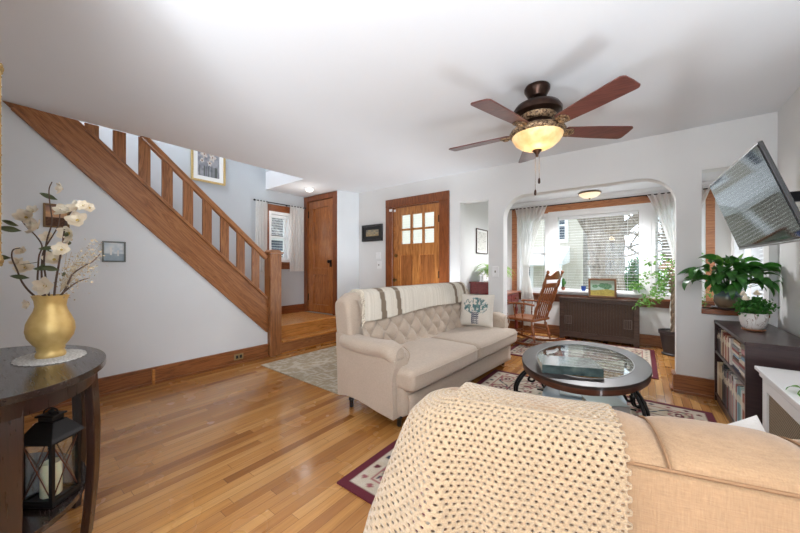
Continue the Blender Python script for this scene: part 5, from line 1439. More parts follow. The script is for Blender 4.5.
# brown radiator cover in the sunroom
QX0, QX1, QY0, QZ = -1.05, -0.012, 5.67, 0.672
t = thing('radiator_cover', 'dark brown slatted-grille radiator cover under the sunroom picture window', 'radiator cover', (-0.53, 5.78, 0))
m_rc = wood('dark_brown_panel', srgb(40, 26, 20), srgb(60, 42, 33), srgb(74, 54, 43), 'X', rough=0.3, coat=0.3, strength=0.04)
m = MB(); m.box(QX0 - 0.015, QX1 + 0.015, QY0 - 0.015, 5.85, QZ - 0.02, QZ); m.build('top', m_rc, t, smooth=False, bevel=0.004, world=True)
m = MB(); m.prism([(QX0, 0.0), (QX0 + 0.06, 0.0), (QX0 + 0.075, 0.045), (QX1 - 0.075, 0.045), (QX1 - 0.06, 0.0), (QX1, 0.0), (QX1, QZ - 0.0205), (QX0, QZ - 0.0205)], 'XZ', QY0, QY0 + 0.02, [rect(QX0 + 0.07, QX1 - 0.07, 0.13, QZ - 0.07)])
m.box(QX0, QX0 + 0.02, QY0 + 0.0205, 5.848, 0, QZ - 0.0205); m.box(QX1 - 0.02, QX1, QY0 + 0.0205, 5.848, 0, QZ - 0.0205)
m.build('cabinet', m_rc, t, smooth=False, bevel=0.003, world=True)
def weave_grille():
    g = G('woven_brown_grille'); v = g.co(); x, y, z = g.sep(v)
    p = 0.019
    f = g.math('PINGPONG', g.math('DIVIDE', g.math('ADD', x, z), p), 0.5); f2 = g.math('PINGPONG', g.math('DIVIDE', g.math('SUBTRACT', x, z), p), 0.5)
    h = g.math('MINIMUM', f, f2)
    return g.done(color=g.ramp(h, [(0.1, srgb(96, 74, 58)), (0.22, srgb(26, 18, 14))]), rough=0.45, metal=0.4, normal=g.bump(h, 1.0, -0.004))
m = MB(); m.box(QX0 + 0.066, QX1 - 0.066, QY0 + 0.012, QY0 + 0.016, 0.126, QZ - 0.066)
m.build('grille', weave_grille(), t, smooth=False, world=True)
m = MB()
for k in range(24): x = QX0 + 0.085 + k * (QX1 - QX0 - 0.17) / 23; m.box(x - 0.005, x + 0.005, QY0 + 0.004, QY0 + 0.0115, 0.13, QZ - 0.07)
o = m.build('grille_bars', m_rc, t, smooth=False, world=True); o['kind'] = 'stuff'
for xa in (QX0 + 0.075, QX1 - 0.185):
    m = MB(); m.prism(rect(xa, xa + 0.10, 0.25, 0.385), 'XZ', QY0 + 0.001, QY0 + 0.005, [rect(xa + 0.008 + k * 0.0215, xa + 0.024 + k * 0.0215, 0.258, 0.377) for k in range(4)]); m.build('vent_plate', plain('pewter_vent', srgb(112, 100, 92), 0.4, 0.4), t, smooth=False, world=True)

# ------------------------------------------------------------------ pictures
def picture(name, label, cat, origin, ax, nrm, w, h, fw, ft, mframe, colfn, mat_w=0.0, mat_c=(0.9, 0.9, 0.88), lean=0.0, res=(60, 60), glass=False):
    """origin: centre of the rear face; ax: along the width; nrm: out of the wall"""
    ax, nrm = Vector(ax).normalized(), Vector(nrm).normalized(); up = Vector((0, 0, 1))
    if lean: up = (up - nrm * lean).normalized(); nrm = up.cross(ax) if up.cross(ax).dot(nrm) > 0 else ax.cross(up)
    o = thing(name, label, cat, origin); M = Matrix((ax, nrm, up)).transposed()
    def P(a, d, b): return M @ Vector((a, d, b))
    def fr(w, h, b, d0, d1):
        m = MB(); m.prism(rect(-w / 2, w / 2, -h / 2, h / 2), 'XZ', d0, d1, [rect(-w / 2 + b, w / 2 - b, -h / 2 + b, h / 2 - b)]); m.v = [tuple(M @ Vector(p)) for p in m.v]; return m
    fr(w, h, fw, 0.001, ft).build('frame', mframe, o, smooth=False, bevel=min(0.004, fw / 4))
    iw, ih = w - 2 * fw, h - 2 * fw
    if mat_w: fr(iw, ih, mat_w, 0.002, ft * 0.45).build('mat_board', plain('mat_' + str(len(bpy.data.materials)), mat_c, 0.9, var=0.01), o, smooth=False)
    pw, ph = iw / 2 - mat_w, ih / 2 - mat_w
    m = MB(); m.grid(lambda u, v: P(lerp(-pw, pw, u), ft * 0.3, lerp(-ph, ph, v)), res[0], res[1], col=lambda u, v: colfn(u, v)); m.build('artwork', m_art, o, smooth=False)
    return o
m_art = vcol('printed_art', 0.6, 0.05, 60, 0.05)
m_goldf = plain('pale_gold_frame', srgb(206, 178, 120), 0.4, 0.4, var=0.12, scale=50, bump=0.3)
m_blackf = plain('black_frame', srgb(30, 28, 28), 0.35, var=0.1)
def art_floral(u, v):
    c = lerpc(srgb(116, 118, 126), srgb(160, 160, 164), vnoise(u * 8, v * 14, 2))
    for (a, b, r) in ((0.3, 0.72, 0.17), (0.68, 0.66, 0.18), (0.5, 0.88, 0.14), (0.2, 0.5, 0.1), (0.55, 0.45, 0.12)):
        d = sqrt((u - a) ** 2 + ((v - b) * 1.2) ** 2); an = math.atan2(v - b, u - a)
        if d < 0.03: return srgb(120, 72, 50)
        if d < r * (0.8 + 0.2 * cos(an * 5 + a * 9)): return lerpc(srgb(214, 208, 200), srgb(176, 160, 148), vnoise(u * 22, v * 22, 4))
    if v < 0.35 and abs(vnoise(u * 20, 1, 3) - 0.5) < 0.1: return srgb(92, 96, 92)
    return c
picture('picture_frame', 'gold-framed floral print hanging above the staircase on the blue-grey wall', 'picture', (-4.898, 1.945, 2.655), (0, 1, 0), (1, 0, 0), 0.45, 0.60, 0.028, 0.025, m_goldf, art_floral, 0.055, srgb(232, 232, 230))
def art_sunset(u, v):
    if v < 0.42: return lerpc(srgb(70, 46, 34), srgb(110, 74, 50), vnoise(u * 14, v * 30, 1))
    return lerpc(srgb(222, 176, 130), srgb(150, 120, 112), min(1, abs(v - 0.6) * 2.5 + 0.3 * vnoise(u * 6, v * 16, 2)))
picture('picture_frame', 'small brown and gold framed sunset picture behind the magnolia branches', 'picture', (XL + 0.001, 0.372, 1.585), (0, 1, 0), (1, 0, 0), 0.150, 0.195, 0.014, 0.018, plain('bronze_gold_frame', srgb(126, 96, 58), 0.4, 0.4, bump=0.2), art_sunset, 0.0)
def art_sea(u, v):
    c = lerpc(srgb(196, 212, 222), srgb(230, 236, 238), vnoise(u * 7, v * 9, 3))
    if v < 0.4: c = lerpc(c, srgb(120, 148, 166), 0.6)
    if abs(u - 0.35) < 0.05 and 0.3 < v < 0.75: c = srgb(236, 236, 232)
    if abs(u - 0.7) < 0.04 and 0.25 < v < 0.6: c = srgb(228, 228, 224)
    return c
picture('picture_frame', 'small silver-framed pale blue seascape on the wall below the stairs', 'picture', (XL + 0.001, 0.734, 1.302), (0, 1, 0), (1, 0, 0), 0.165, 0.19, 0.013, 0.016, plain('pewter_frame', srgb(112, 118, 116), 0.4, 0.5, bump=0.2), art_sea)
def art_tan(u, v):
    k = vnoise(u * 9, v * 6, 5)
    return lerpc(srgb(176, 160, 126), srgb(110, 112, 110), k) if v > 0.3 else lerpc(srgb(150, 128, 92), srgb(190, 172, 136), k)
picture('picture_frame', 'black-framed picture with a wide dark mat, left of the front door', 'picture', (-3.545, YB - 0.001, 1.722), (-1, 0, 0), (0, -1, 0), 0.45, 0.275, 0.032, 0.03, m_blackf, art_tan, 0.052, srgb(46, 46, 46))
def art_line(u, v):
    k = vnoise(u * 10, v * 12, 8)
    return srgb(172, 170, 164) if abs(k - 0.5) < 0.05 else srgb(222, 220, 214)
picture('picture_frame', 'thin brown-framed pale sketch on the sunroom wall, seen through the narrow opening', 'picture', (XSL + 0.001, 4.95, 1.575), (0, 1, 0), (1, 0, 0), 0.46, 0.40, 0.016, 0.02, m_walnut, art_line, 0.03)
def art_orchard(u, v):
    if v < 0.38 + 0.04 * sin(u * 5): return lerpc(srgb(196, 178, 96), srgb(160, 146, 78), vnoise(u * 16, v * 20, 1))
    for (a, b, r) in ((0.3, 0.62, 0.2), (0.5, 0.66, 0.16), (0.8, 0.6, 0.12)):
        if sqrt((u - a) ** 2 + ((v - b) * 1.1) ** 2) < r * (0.8 + 0.35 * vnoise(u * 18, v * 18, 2)): return lerpc(srgb(74, 116, 88), srgb(120, 156, 118), vnoise(u * 30, v * 30, 3))
    return lerpc(srgb(150, 182, 172), srgb(186, 204, 186), v)
picture('picture_frame', 'wood-framed orchard painting standing on the brown radiator cover', 'picture', (-0.475, 5.83, QZ + 0.160), (-1, 0, 0), (0, -1, 0), 0.37, 0.30, 0.028, 0.025, wood('carved_brown_frame', srgb(70, 46, 32), srgb(116, 84, 60), srgb(134, 100, 74), 'X'), art_orchard, 0, lean=-0.12)

# ------------------------------------------------------------------ curtains
def curtain(label, P, n_fold, rod_z, group, zs, amp=0.025, ret=None):
    """P(s, z) -> point on the cloth; s across"""
    o = thing('curtain', label, 'curtain', P(0.5, zs[-1]), 0, group)
    m = MB(); NU, NV = n_fold * 10, 46
    m.grid(lambda u, v: P(u, lerp(zs[0], zs[1], v)), NU, NV); m.build('cloth', m_sheer, o, world=True, angle=180, normals=False)
    return o
def gathered(x0, x1, xt, zt, hw, xb, hwb, y, n, z0, z1, amp=0.03):
    def P(s, z):
        if z > zt: t = (z - zt) / (z1 - zt); e = t ** 1.6; a = lerp(xt - hw, x0, e); b = lerp(xt + hw, x1, e); A = lerp(0.6, 1.0, t)
        else: t = (zt - z) / (zt - z0); e = min(1, t * 2.0) ** 0.8; a = lerp(xt - hw, xb - hwb, e); b = lerp(xt + hw, xb + hwb, e); A = lerp(0.6, 0.9, e)
        return (lerp(a, b, s), y + amp * A * sin(s * n * 2 * pi + 0.6 * sin(z * 2)) + 0.006 * sin(s * 31 + z * 5), z)
    return P
curtain('white sheer curtain gathered to one side behind the rocking chair', gathered(-1.80, -1.26, -1.62, 1.02, 0.05, -1.60, 0.11, 5.825, 8, 0.12, 2.21), 8, 2.205, 'sheer sunroom curtains', (0.12, 2.215))
curtain('white sheer curtain swept to the right behind the ficus in the sunroom', gathered(0.07, 0.74, 0.43, 1.02, 0.05, 0.42, 0.10, 5.825, 9, 0.12, 2.21), 9, 2.205, 'sheer sunroom curtains', (0.12, 2.215))
def straight(y0, y1, x, n, amp=0.02):
    return lambda s, z: (x + amp * sin(s * n * 2 * pi + 0.4 * sin(z * 3)), lerp(y0, y1, s), z)
curtain('white curtain on the left side of the small landing window', straight(2.60, 2.80, -4.825, 4), 4, 2.215, 'landing window curtains', (1.08, 2.225), ret='Y')
curtain('white curtain on the right side of the small landing window, beside the closet door', straight(3.21, 3.50, -4.825, 5), 5, 2.215, 'landing window curtains', (1.08, 2.225), ret='Y')
def rod(label, a, b, brackets, r=0.008, group='black curtain rods'):
    o = thing('curtain_rod', label, 'curtain rod', a, 0, group); a, b = Vector(a), Vector(b)
    m = MB(); m.cyl(a, b, r, n=10); m.build('pole', m_iron, o, world=True)
    for p in (a, b): m = MB(); m.ball(p, 0.016, 10, 8); m.build('finial', m_iron, o, world=True)
    for (p, q) in brackets: m = MB(); m.cyl(p, q, 0.006, n=8); m.ball(q, 0.014, 8, 6); m.build('bracket', m_iron, o, world=True)
rod('black curtain rod over the sunroom windows', (-1.93, 5.825, 2.20), (0.85, 5.825, 2.20), [((-1.86, 5.825, 2.20), (-1.86, 5.90, 2.20)), ((0.08, 5.825, 2.20), (0.08, 5.90, 2.20)), ((0.76, 5.825, 2.20), (0.76, 5.90, 2.20))])
rod('black curtain rod over the small landing window', (-4.825, 2.58, 2.215), (-4.825, 3.52, 2.215), [((-4.825, 2.83, 2.215), (-4.878, 2.83, 2.215)), ((-4.825, 3.18, 2.215), (-4.878, 3.18, 2.215))])

# ------------------------------------------------------------------ rocking chair
RC = thing('rocking_chair', 'golden oak spindle-back rocking chair in the sunroom beside the desk', 'rocking chair', (-1.38, 5.04, 0.009), radians(166))
def turned(m, p0, p1, r, n=10, beads=True):
    p0, p1 = Vector(p0), Vector(p1); pts = []; rad = []
    for k in range(17):
        t = k / 16; pts.append(p0.lerp(p1, t)); b = sin(pi * t); q = 0.62 + 0.38 * b
        if beads and k in (3, 4, 12, 13): q *= 1.25
        if beads and k in (2, 5, 11, 14): q *= 0.72
        rad.append(r * q)
    m.tube(pts, rad, n)
m = MB()
def seat_fn(p):
    x, y, z = p; w = 1 - 0.10 * (x < 0) * abs(x) / 0.25
    return (x, y * w, z - 0.022 * max(0, 1 - (x / 0.2) ** 2 - (y / 0.2) ** 2) * (1 if z > 0 else 0))
m.rbox((0.01, 0, 0.375), (0.245, 0.255, 0.020), 0.016, n=12, fn=seat_fn); m.build('seat', m_rocker, RC)
for s in (-1, 1):
    m = MB(); pts = [(lerp(-0.46, 0.40, k / 20), s * 0.225, 0.020 + 0.42 * ((lerp(-0.46, 0.40, k / 20) + 0.02)) ** 2) for k in range(21)]
    for i in range(20): m.bar(pts[i], Vector(pts[i + 1]) + (Vector(pts[i + 1]) - Vector(pts[i])) * 0.15, 0.028, 0.034)
    m.build('rocker', m_rocker, RC, smooth=False)
    for (xa, xb) in ((0.19, 0.22), (-0.17, -0.24)):
        m = MB(); turned(m, (xa, s * 0.19, 0.36), (xb, s * 0.225, 0.04 + 0.42 * xb * xb), 0.021); m.build('leg', m_rocker, RC)
    m = MB(); turned(m, (0.20, s * 0.208, 0.20), (-0.20, s * 0.208, 0.20), 0.013); m.build('stretcher', m_rocker, RC)
    m = MB(); m.tube(spline([(-0.235, s * 0.235, 0.60), (-0.10, s * 0.255, 0.615), (0.08, s * 0.275, 0.610), (0.22, s * 0.28, 0.605), (0.265, s * 0.275, 0.585)], 6), [0.020] * 18 + [0.026] * 4 + [0.022, 0.014, 0.01], 10, flat=0.75); m.build('arm', m_rocker, RC)
    for (xa, xb, r) in ((0.20, 0.215, 0.019), (0.06, 0.07, 0.011), (-0.06, -0.055, 0.011)):
        m = MB(); turned(m, (xa, s * 0.235, 0.39), (xb, s * 0.272, 0.60), r); m.build('arm_spindle', m_rocker, RC)
    m = MB(); turned(m, (-0.20, s * 0.20, 0.385), (-0.42, s * 0.215, 1.06), 0.022); m.ball((-0.425, s * 0.216, 1.075), 0.022, 10, 8, 1.3); m.build('back_post', m_rocker, RC)
m = MB(); turned(m, (0.205, -0.21, 0.15), (0.205, 0.21, 0.15), 0.014); m.build('stretcher', m_rocker, RC)
for k in range(6):
    y = lerp(-0.15, 0.15, k / 5); m = MB()
    m.tube(spline([(-0.205, y * 0.95, 0.385), (-0.235, y * 1.0, 0.52), (-0.295, y * 1.03, 0.70), (-0.36, y * 1.05, 0.885)], 6), 0.010, 8, flat=1.0); m.build('back_spindle', m_rocker, RC)
def slat(z0, z1, x0, x1, hw, crest):
    m = MB()
    def f(side):
        def g_(u, v):
            y = lerp(-hw, hw, u); b = 0.035 * (1 - (y / hw) ** 2)
            top = z1 + (0.035 * cos(y / hw * pi * 1.5) if crest else 0.008 * cos(y / hw * pi * 0.5)); z = lerp(z0, top, v)
            return (lerp(x0, x1, (z - z0) / (z1 - z0)) - b + side * 0.009, y, z)
        return g_
    m.grid(f(-1), 24, 4); m.grid(f(1), 24, 4)
    n = 25 * 5
    for i in range(24):
        for j in (0, 4): m.f.append([i * 5 + j, (i + 1) * 5 + j, n + (i + 1) * 5 + j, n + i * 5 + j]); m.mi.append(0)
    for i in (0, 24):
        for j in range(4): m.f.append([i * 5 + j, i * 5 + j + 1, n + i * 5 + j + 1, n + i * 5 + j]); m.mi.append(0)
    return m
slat(0.97, 1.06, -0.385, -0.415, 0.225, True).build('crest_rail', m_rocker, RC)
slat(0.855, 0.915, -0.345, -0.365, 0.205, False).build('back_rail', m_rocker, RC)

# ------------------------------------------------------------------ desk with box, fern and figurine
t = thing('writing_desk', 'red mahogany desk with drawers against the sunroom side wall', 'desk', (-1.83, 4.9, 0))
m = MB(); m.box(-2.07, -1.68, 4.38, 5.74, 0.715, 0.74); m.build('desk_top', wood('reddish_brown_top', srgb(92, 40, 24), srgb(140, 74, 46), srgb(160, 92, 60), 'Y', coat=0.4), t, smooth=False, bevel=0.006, world=True)
m = MB(); m.box(-2.06, -1.71, 4.42, 5.70, 0.54, 0.7145); m.build('frame', m_mahog, t, smooth=False, bevel=0.003, world=True)
for k in range(3):
    ya_, yb_ = 4.44 + k * 0.42, 4.84 + k * 0.42
    m = MB(); m.box(-1.7105, -1.698, ya_, yb_, 0.56, 0.70); dr = m.build('drawer', m_mahog, t, smooth=False, bevel=0.004, world=True)
    m = MB(); m.ball((-1.688, (ya_ + yb_) / 2, 0.63), 0.013, 10, 8); m.build('drawer_knob', m_brass, dr, world=True)
for x in (-2.03, -1.74):
    for y in (4.45, 5.67): m = MB(); turned(m, (x, y, 0.54), (x, y, 0.001), 0.026, beads=True); m.build('leg', m_mahog, t, world=True)
t = thing('mahogany_chest', 'small dark red wooden chest standing on the near end of the sunroom desk', 'chest', (-1.93, 4.62, 0.7405))
m = MB(); m.box(-0.12, 0.20, -0.17, 0.32, 0, 0.175); m.build('body', m_mahog, t, smooth=False, bevel=0.003)
m = MB(); m.box(-0.13, 0.21, -0.18, 0.33, 0.1755, 0.197); m.build('lid', m_mahog, t, smooth=False, bevel=0.004)
for z in (0.045, 0.125): m = MB(); m.box(0.2005, 0.207, -0.14, 0.29, z - 0.035, z + 0.035); m.build('drawer', m_mahog, t, smooth=False, bevel=0.003)
t = thing('figurine', 'small white ceramic figurine on the red chest in the sunroom', 'figurine', (-1.915, 4.56, 0.938))
m = MB(); m.lathe([(0.0001, 0), (0.032, 0.0), (0.034, 0.01), (0.022, 0.04), (0.026, 0.07), (0.016, 0.098), (0.008, 0.108)], (0, 0, 0), 16); m.build('body', m_white, t)
m = MB(); m.ball((0, 0, 0.122), 0.018, 12, 8); m.build('head', m_white, t)

m_dpot = plain('dark_plastic_pot', srgb(66, 54, 50), 0.5)
def pot(parent, prof, mat, soil_r, soil_z, n=32, world=False):
    m = MB(); m.lathe(prof, (0, 0, 0), n); m.build('pot', mat, parent, angle=50)
    m = MB(); m.lathe([(soil_r, soil_z - 0.01), (soil_r, soil_z), (0.0001, soil_z + 0.004)], (0, 0, 0), 20); m.build('soil', m_soil, parent)
def frond(m, c, az, L, up, n=13, w=0.022, droop=1.0, rnd=None):
    d = Vector((cos(az), sin(az), 0)); c = Vector(c); pts = []
    for k in range(n + 1): t = k / n; pts.append(c + d * (L * t) + Vector((0, 0, up * L * (1.5 * t - droop * 1.6 * t * t))))
    side = Vector((-d.y, d.x, 0))
    m.tube(pts, 0.0015, 4)
    for k in range(1, n + 1):
        t = k / n; s = w * (sin(pi * min(1, t * 0.85 + 0.12))) * 2.4; tan = (pts[k] - pts[k - 1]).normalized()
        for sg in (-1, 1):
            a = (side * sg + tan * 0.45 + Vector((0, 0, -0.15))).normalized(); b = tan; p = pts[k]
            m.add([p, p + a * s * 0.5 + b * 0.011, p + a * s, p + a * s * 0.5 - b * 0.009], [(0, 1, 2, 3)])
t = thing('fern', 'bright green fern in a dark pot on the red chest in the sunroom', 'potted plant', (-1.80, 4.78, 0.938))
pot(t, [(0.0001, 0), (0.06, 0), (0.08, 0.12), (0.086, 0.125), (0.084, 0.14), (0.074, 0.138), (0.07, 0.11), (0.0001, 0.11)], m_dpot, 0.071, 0.125)
m = MB(); rp = random.Random(8)
for k in range(40): frond(m, (0, 0, 0.13), rp.uniform(0, 2 * pi), rp.uniform(0.20, 0.33), rp.uniform(0.35, 1.1), w=0.030, droop=rp.uniform(0.75, 1.25))
m.build('fronds', m_leafl, t, smooth=False, normals=False)

def broad_leaf(m, base, az, petiole, L, W, rise, droop, rnd, twist=0.0):
    d = Vector((cos(az), sin(az), 0)); base = Vector(base)
    tip = base + d * (petiole * cos(rise)) + Vector((0, 0, petiole * sin(rise)))
    m.tube([base, base.lerp(tip, 0.5) + Vector((0, 0, petiole * 0.06)), tip], [0.0028, 0.0024, 0.002], 5)
    side = Vector((-d.y, d.x, 0)); side = (side * cos(twist) + Vector((0, 0, 1)) * sin(twist)).normalized()
    def f(u, v):
        ang = rise * 0.8 - droop * u
        # integrate along the curve
        x = z = 0; n = 6
        for i in range(n): a_ = rise * 0.8 - droop * u * (i + 0.5) / n; x += cos(a_) * L * u / n; z += sin(a_) * L * u / n
        w = W * 0.5 * sin(pi * min(1, u ** 0.8 * 0.97 + 0.02)) ** 0.85
        s = 2 * v - 1
        return tip + d * x + Vector((0, 0, z)) + side * (w * s) + Vector((0, 0, 0.18 * w * s * s)) + d * 0
    m.grid(f, 9, 4)
# peace lily in the right-hand opening
t = thing('peace_lily', 'large leafy peace lily in a glazed green and brown pot on the opening sill', 'potted plant', (0.61, 3.955, 0.7905))
g = G('glazed_pot'); v = g.co(); x_, y_, z_ = g.sep(v); n_ = g.noise(v, 14, 3)
m_glaze = g.done(color=g.ramp(g.math('ADD', z_, g.math('MULTIPLY', n_, 0.05)), [(0.10, srgb(132, 112, 90)), (0.13, srgb(112, 116, 100)), (0.155, srgb(62, 96, 98))]), rough=0.2, coat=0.6)
m = MB(); m.lathe([(0.0001, 0), (0.095, 0), (0.11, 0.012), (0.106, 0.02), (0.09, 0.010), (0.0001, 0.010)], (0, 0, 0), 36); m.build('saucer', plain('brown_saucer', srgb(70, 50, 46), 0.4), t)
m = MB(); m.lathe([(0.0001, 0.011), (0.062, 0.011), (0.082, 0.04), (0.092, 0.08), (0.090, 0.12), (0.084, 0.14), (0.091, 0.155), (0.092, 0.165), (0.086, 0.165), (0.078, 0.14), (0.0001, 0.13)], (0, 0, 0), 40); m.build('pot', m_glaze, t, angle=60)
m = MB(); m.lathe([(0.078, 0.135), (0.078, 0.145), (0.0001, 0.148)], (0, 0, 0), 24); m.build('soil', m_soil, t)
m = MB(); rp = random.Random(12)
for k in range(84):
    az = -pi / 2 + rp.gauss(0, 0.85)
    if sin(az) > -0.15: az = -az - 0.3
    broad_leaf(m, (0.03 * cos(az), 0.03 * sin(az) - 0.02, 0.14), az, rp.uniform(0.11, 0.28), rp.uniform(0.14, 0.22), rp.uniform(0.06, 0.085), rp.uniform(0.45, 1.5), rp.uniform(1.0, 2.6), rp, rp.uniform(-0.9, 0.9))
m.v = [(min(x, 0.272), min(y, -0.045) if (x > 0.222 or x < -0.162) else y, z) for x, y, z in m.v]
m.build('foliage', m_leafd, t, normals=False, angle=180)
m = MB()
for az, r_ in ((-2.2, 1.35), (-1.0, 1.4), (-1.7, 1.2), (2.8, 1.2), (0.2, 1.3)): broad_leaf(m, (0.02 * cos(az), 0.02 * sin(az), 0.14), az, 0.24, 0.13, 0.05, r_, 0.3, rp, 0.2)
m.build('young_leaves', m_leafm, t, normals=False, angle=180)
# rose plant on the bookcase
t = thing('rose_plant', 'miniature white rose plant in a white pot on the espresso bookcase', 'potted plant', (0.655, 3.40, BZ + 0.0005))
m = MB(); m.lathe([(0.0001, 0), (0.075, 0), (0.088, 0.008), (0.086, 0.014), (0.07, 0.009), (0.0001, 0.009)], (0, 0, 0), 32); m.build('saucer', plain('orange_brown_saucer', srgb(150, 96, 60), 0.5), t)
g = G('veined_white_ceramic'); v = g.co(); n_ = g.noise(v, 9, 3, 0.5, 1.0)
m_wpot = g.done(color=g.ramp(g.math('ABSOLUTE', g.math('SUBTRACT', n_, 0.5)), [(0.004, srgb(170, 150, 138)), (0.016, srgb(230, 226, 222))]), rough=0.35, coat=0.3)
m = MB(); m.lathe([(0.0001, 0.010), (0.066, 0.010), (0.088, 0.035), (0.100, 0.075), (0.104, 0.115), (0.106, 0.128), (0.098, 0.130), (0.094, 0.10), (0.0001, 0.10)], (0, 0, 0), 36); m.build('pot', m_wpot, t, angle=60)
m = MB(); m.lathe([(0.095, 0.10), (0.095, 0.112), (0.0001, 0.115)], (0, 0, 0), 20); m.build('soil', m_soil, t)
SCALE_ROSE = 1
m = MB(); leaves(m, (-0.01, -0.005, 0.175), (0.135, 0.135, 0.075), 620, 0.038, rp, 0.2, 0.5); leaves(m, (0.10, -0.10, 0.19), (0.06, 0.06, 0.04), 60, 0.03, rp)
for k in range(16): a = rp.uniform(0, 6.28); m.tube([(0.02 * cos(a), 0.02 * sin(a), 0.11), (0.07 * cos(a), 0.07 * sin(a), 0.18), (0.11 * cos(a), 0.11 * sin(a), 0.20 + 0.04 * rp.random())], 0.0018, 4)
m.build('foliage', m_leafd, t, smooth=False, normals=False)
def rose(c, r):
    m = MB()
    for k in range(14):
        a = k * 2.4; rr_ = r * (0.25 + 0.75 * k / 14); tilt = 1.35 - 0.95 * k / 14
        d = Vector((cos(a), sin(a), 0)); s = Vector((-sin(a), cos(a), 0))
        m.grid(lambda u, v: Vector(c) + d * (rr_ * 0.5 + rr_ * 0.5 * u * cos(tilt)) + Vector((0, 0, r * (1 - 0.55 * k / 14) * u * sin(tilt) + 0.002)) + s * ((2 * v - 1) * rr_ * 0.55) - d * (rr_ * 0.25 * (2 * v - 1) ** 2), 3, 4)
    m.build('blossom', m_petal, t, normals=False, angle=180)
for c in ((-0.07, -0.085, 0.225), (0.02, -0.02, 0.262), (-0.06, 0.06, 0.25)): rose(c, 0.042)
t.scale = (0.72, 0.72, 0.98)
# ficus with braided trunk
t = thing('ficus_tree', 'braided-trunk ficus in a dark plastic pot on the sunroom floor beside the arch', 'potted tree', (0.345, 5.52, 0.0))
m = MB(); m.lathe([(0.0001, 0), (0.115, 0), (0.128, 0.012), (0.115, 0.02), (0.105, 0.03), (0.142, 0.27), (0.155, 0.275), (0.157, 0.32), (0.146, 0.322), (0.14, 0.28), (0.0001, 0.28)], (0, 0, 0), 36); m.build('pot', plain('charcoal_brown_pot', srgb(64, 56, 56), 0.55), t, angle=50)
m = MB(); m.lathe([(0.14, 0.28), (0.14, 0.30), (0.0001, 0.305)], (0, 0, 0), 20); m.build('soil', m_soil, t)
m_ftrunk = plain('pale_braided_bark', srgb(150, 132, 112), 0.9, var=0.2, scale=40, bump=0.6)
m = MB()
for j in range(3):
    m.tube([(0.018 * cos(k * 0.55 + j * 2.09), 0.018 * sin(k * 0.55 + j * 2.09), 0.30 + 0.026 * k) for k in range(30)], 0.014, 8)
m.build('trunk', m_ftrunk, t)
m = MB(); rf = random.Random(31); tips_ = []
for k in range(26):
    a = rf.uniform(0, 6.28); a = a if rf.random() < 0.45 else pi + rf.gauss(0, 0.7)
    z0 = rf.uniform(0.85, 1.07); L = rf.uniform(0.15, 0.42); up = rf.uniform(-0.25, 0.32)
    p0 = Vector((0, 0, z0)); p1 = Vector((cos(a) * L * 0.5, sin(a) * L * 0.5 * 0.6, z0 + up * 0.7 + 0.06)); p2 = Vector((cos(a) * L, sin(a) * L * 0.6, z0 + up - 0.05))
    m.tube([p0, p1, p2], [0.004, 0.003, 0.0015], 5); tips_ += [p1, p2, p1.lerp(p2, 0.5)]
m.build('branches', m_ftrunk, t)
m = MB()
for p in tips_: leaves(m, p, (0.055, 0.05, 0.06), 9, 0.05, rf, -0.4)
m.build('foliage', m_leafm, t, smooth=False, normals=False)

# small plants and pot on the sunroom window ledge
LZ = 0.7725; LY_ = YW - 0.043
t = thing('blue_pot', 'small cobalt blue ceramic pot on the picture window ledge', 'pot', (-0.735, LY_, LZ))
m = MB(); m.lathe([(0.0001, 0), (0.026, 0), (0.034, 0.03), (0.036, 0.07), (0.038, 0.078), (0.032, 0.078), (0.028, 0.02), (0.0001, 0.02)], (0, 0, 0), 20); m.build('body', plain('cobalt_glaze', srgb(38, 72, 146), 0.25), t, angle=50)
m = MB(); m.lathe([(0.030, 0.06), (0.0001, 0.064)], (0, 0, 0), 16); m.build('soil', m_soil, t)
t = thing('cactus', 'slim dark green cactus in a tiny pot at the left of the picture window ledge', 'potted plant', (-1.03, LY_, LZ))
pot(t, [(0.0001, 0), (0.024, 0), (0.032, 0.05), (0.034, 0.055), (0.030, 0.055), (0.028, 0.045), (0.0001, 0.045)], plain('terracotta', srgb(150, 96, 70), 0.8), 0.028, 0.05, 18)
m = MB(); m.lathe([(0.014, 0.05), (0.02, 0.09), (0.021, 0.15), (0.015, 0.19), (0.0001, 0.20)], (0, 0, 0), 24, wob=lambda a, z: 0.14 * cos(a * 8)); m.tube([(0.015, 0, 0.10), (0.032, 0, 0.105), (0.036, 0, 0.15)], [0.008, 0.009, 0.006], 8); m.build('stem', m_leafd, t)
t = thing('pothos', 'trailing light green pothos at the right of the picture window ledge', 'potted plant', (-0.06, LY_, LZ))
pot(t, [(0.0001, 0), (0.026, 0), (0.035, 0.055), (0.038, 0.06), (0.034, 0.06), (0.03, 0.045), (0.0001, 0.045)], m_white, 0.031, 0.052, 18)
m = MB()
for k in range(34):
    a = rf.uniform(pi * 0.9, pi * 2.1); broad_leaf(m, (0, 0, 0.05), a, rf.uniform(0.03, 0.10), rf.uniform(0.04, 0.06), rf.uniform(0.03, 0.045), rf.uniform(0.2, 1.4), 1.6, rf, 0.2)
m.tube(spline([(0, 0, 0.05), (0.05, -0.05, 0.03), (0.10, -0.08, -0.06), (0.13, -0.08, -0.16)], 5), 0.002, 5)
for k in range(7): p = Vector((0.06 + 0.012 * k, -0.06 - 0.004 * k, 0.02 - 0.03 * k)); broad_leaf(m, p, rf.uniform(-1, 2 * pi), 0.01, 0.05, 0.036, 0.2, 1.4, rf)
m.build('foliage', m_leafm, t, normals=False, angle=180)
t = thing('trailing_vine', 'light green heart-leaved vine in a white pot on the white radiator cover', 'potted plant', (0.80, 2.26, RZ + 0.001))
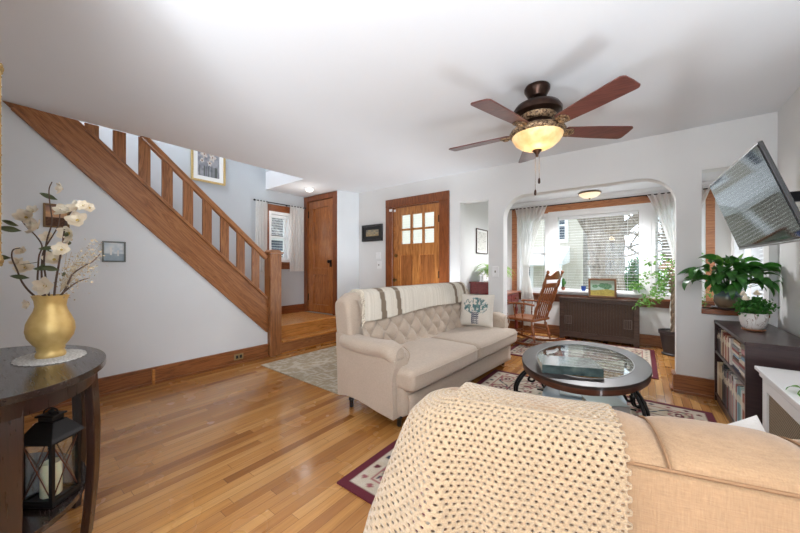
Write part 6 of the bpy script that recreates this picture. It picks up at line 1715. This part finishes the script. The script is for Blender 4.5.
pot(t, [(0.0001, 0), (0.05, 0), (0.065, 0.09), (0.068, 0.095), (0.06, 0.095), (0.055, 0.075), (0.0001, 0.075)], m_white, 0.057, 0.085)
m = MB()
m.tube(spline([(0, 0, 0.085), (-0.08, -0.01, 0.10), (-0.16, -0.02, 0.05), (-0.225, -0.02, 0.012), (-0.232, -0.03, -0.03)], 5), 0.002, 5)
for (x, y, z, a) in ((-0.10, -0.01, 0.095, 2.6), (-0.165, -0.02, 0.055, 3.6), (-0.20, -0.02, 0.035, 4.4), (-0.218, -0.02, 0.022, 2.6), (-0.226, -0.03, 0.0, 4.9)): broad_leaf(m, (x, y, z), a, 0.008, 0.055, 0.045, 0.3, 1.6, rf)
for k in range(16): broad_leaf(m, (0, 0, 0.085), rf.uniform(-1.5, 1.5), rf.uniform(0.03, 0.08), 0.055, 0.045, rf.uniform(0.4, 1.3), 1.5, rf)
m.build('foliage', m_leafm, t, normals=False, angle=180)

# housings for the added fill spots, kept out of view
for i, (x, y, z) in enumerate(UPL):
    if i == 0:
        t = thing('fill_floor_lamp', 'added unseen fill light on a short bronze stand beside the console wall corner', 'floor lamp', (x, y, 0))
        m = MB(); m.lathe([(0.0001, 0.001), (0.12, 0.001), (0.12, 0.02), (0.02, 0.035), (0.0001, 0.04)], (0, 0, 0)); m.build('base', m_bronze, t)
        m = MB(); m.cyl((0, 0, 0.03), (0, 0, z - 0.11), 0.012); m.build('pole', m_bronze, t)
        m = MB(); m.lathe([(0.02, z - 0.12), (0.08, z - 0.09), (0.13, z - 0.045), (0.125, z - 0.045), (0.075, z - 0.082), (0.0001, z - 0.10)], (0, 0, 0), 28); m.build('lamp_shade', m_bronze, t)
        continue
    t = thing('fill_uplight', 'added unseen fill light in a bronze can on the floor, ' + ('', 'by the rear window', 'between the tan sofa and the white radiator cover', 'hidden behind the far end of the tufted sofa')[i], 'fill_uplight', (x, y, 0))
    m = MB(); m.lathe([(0.0001, 0.001), (0.08, 0.001), (0.085, 0.01), (0.085, 0.20), (0.08, 0.20), (0.078, 0.02), (0.0001, 0.02)], (0, 0, 0)); m.build('can', m_bronze, t)
    m = MB(); m.lathe([(0.03, 0.021), (0.03, 0.08), (0.0001, 0.08)], (0, 0, 0), 16); m.build('socket', m_white, t)
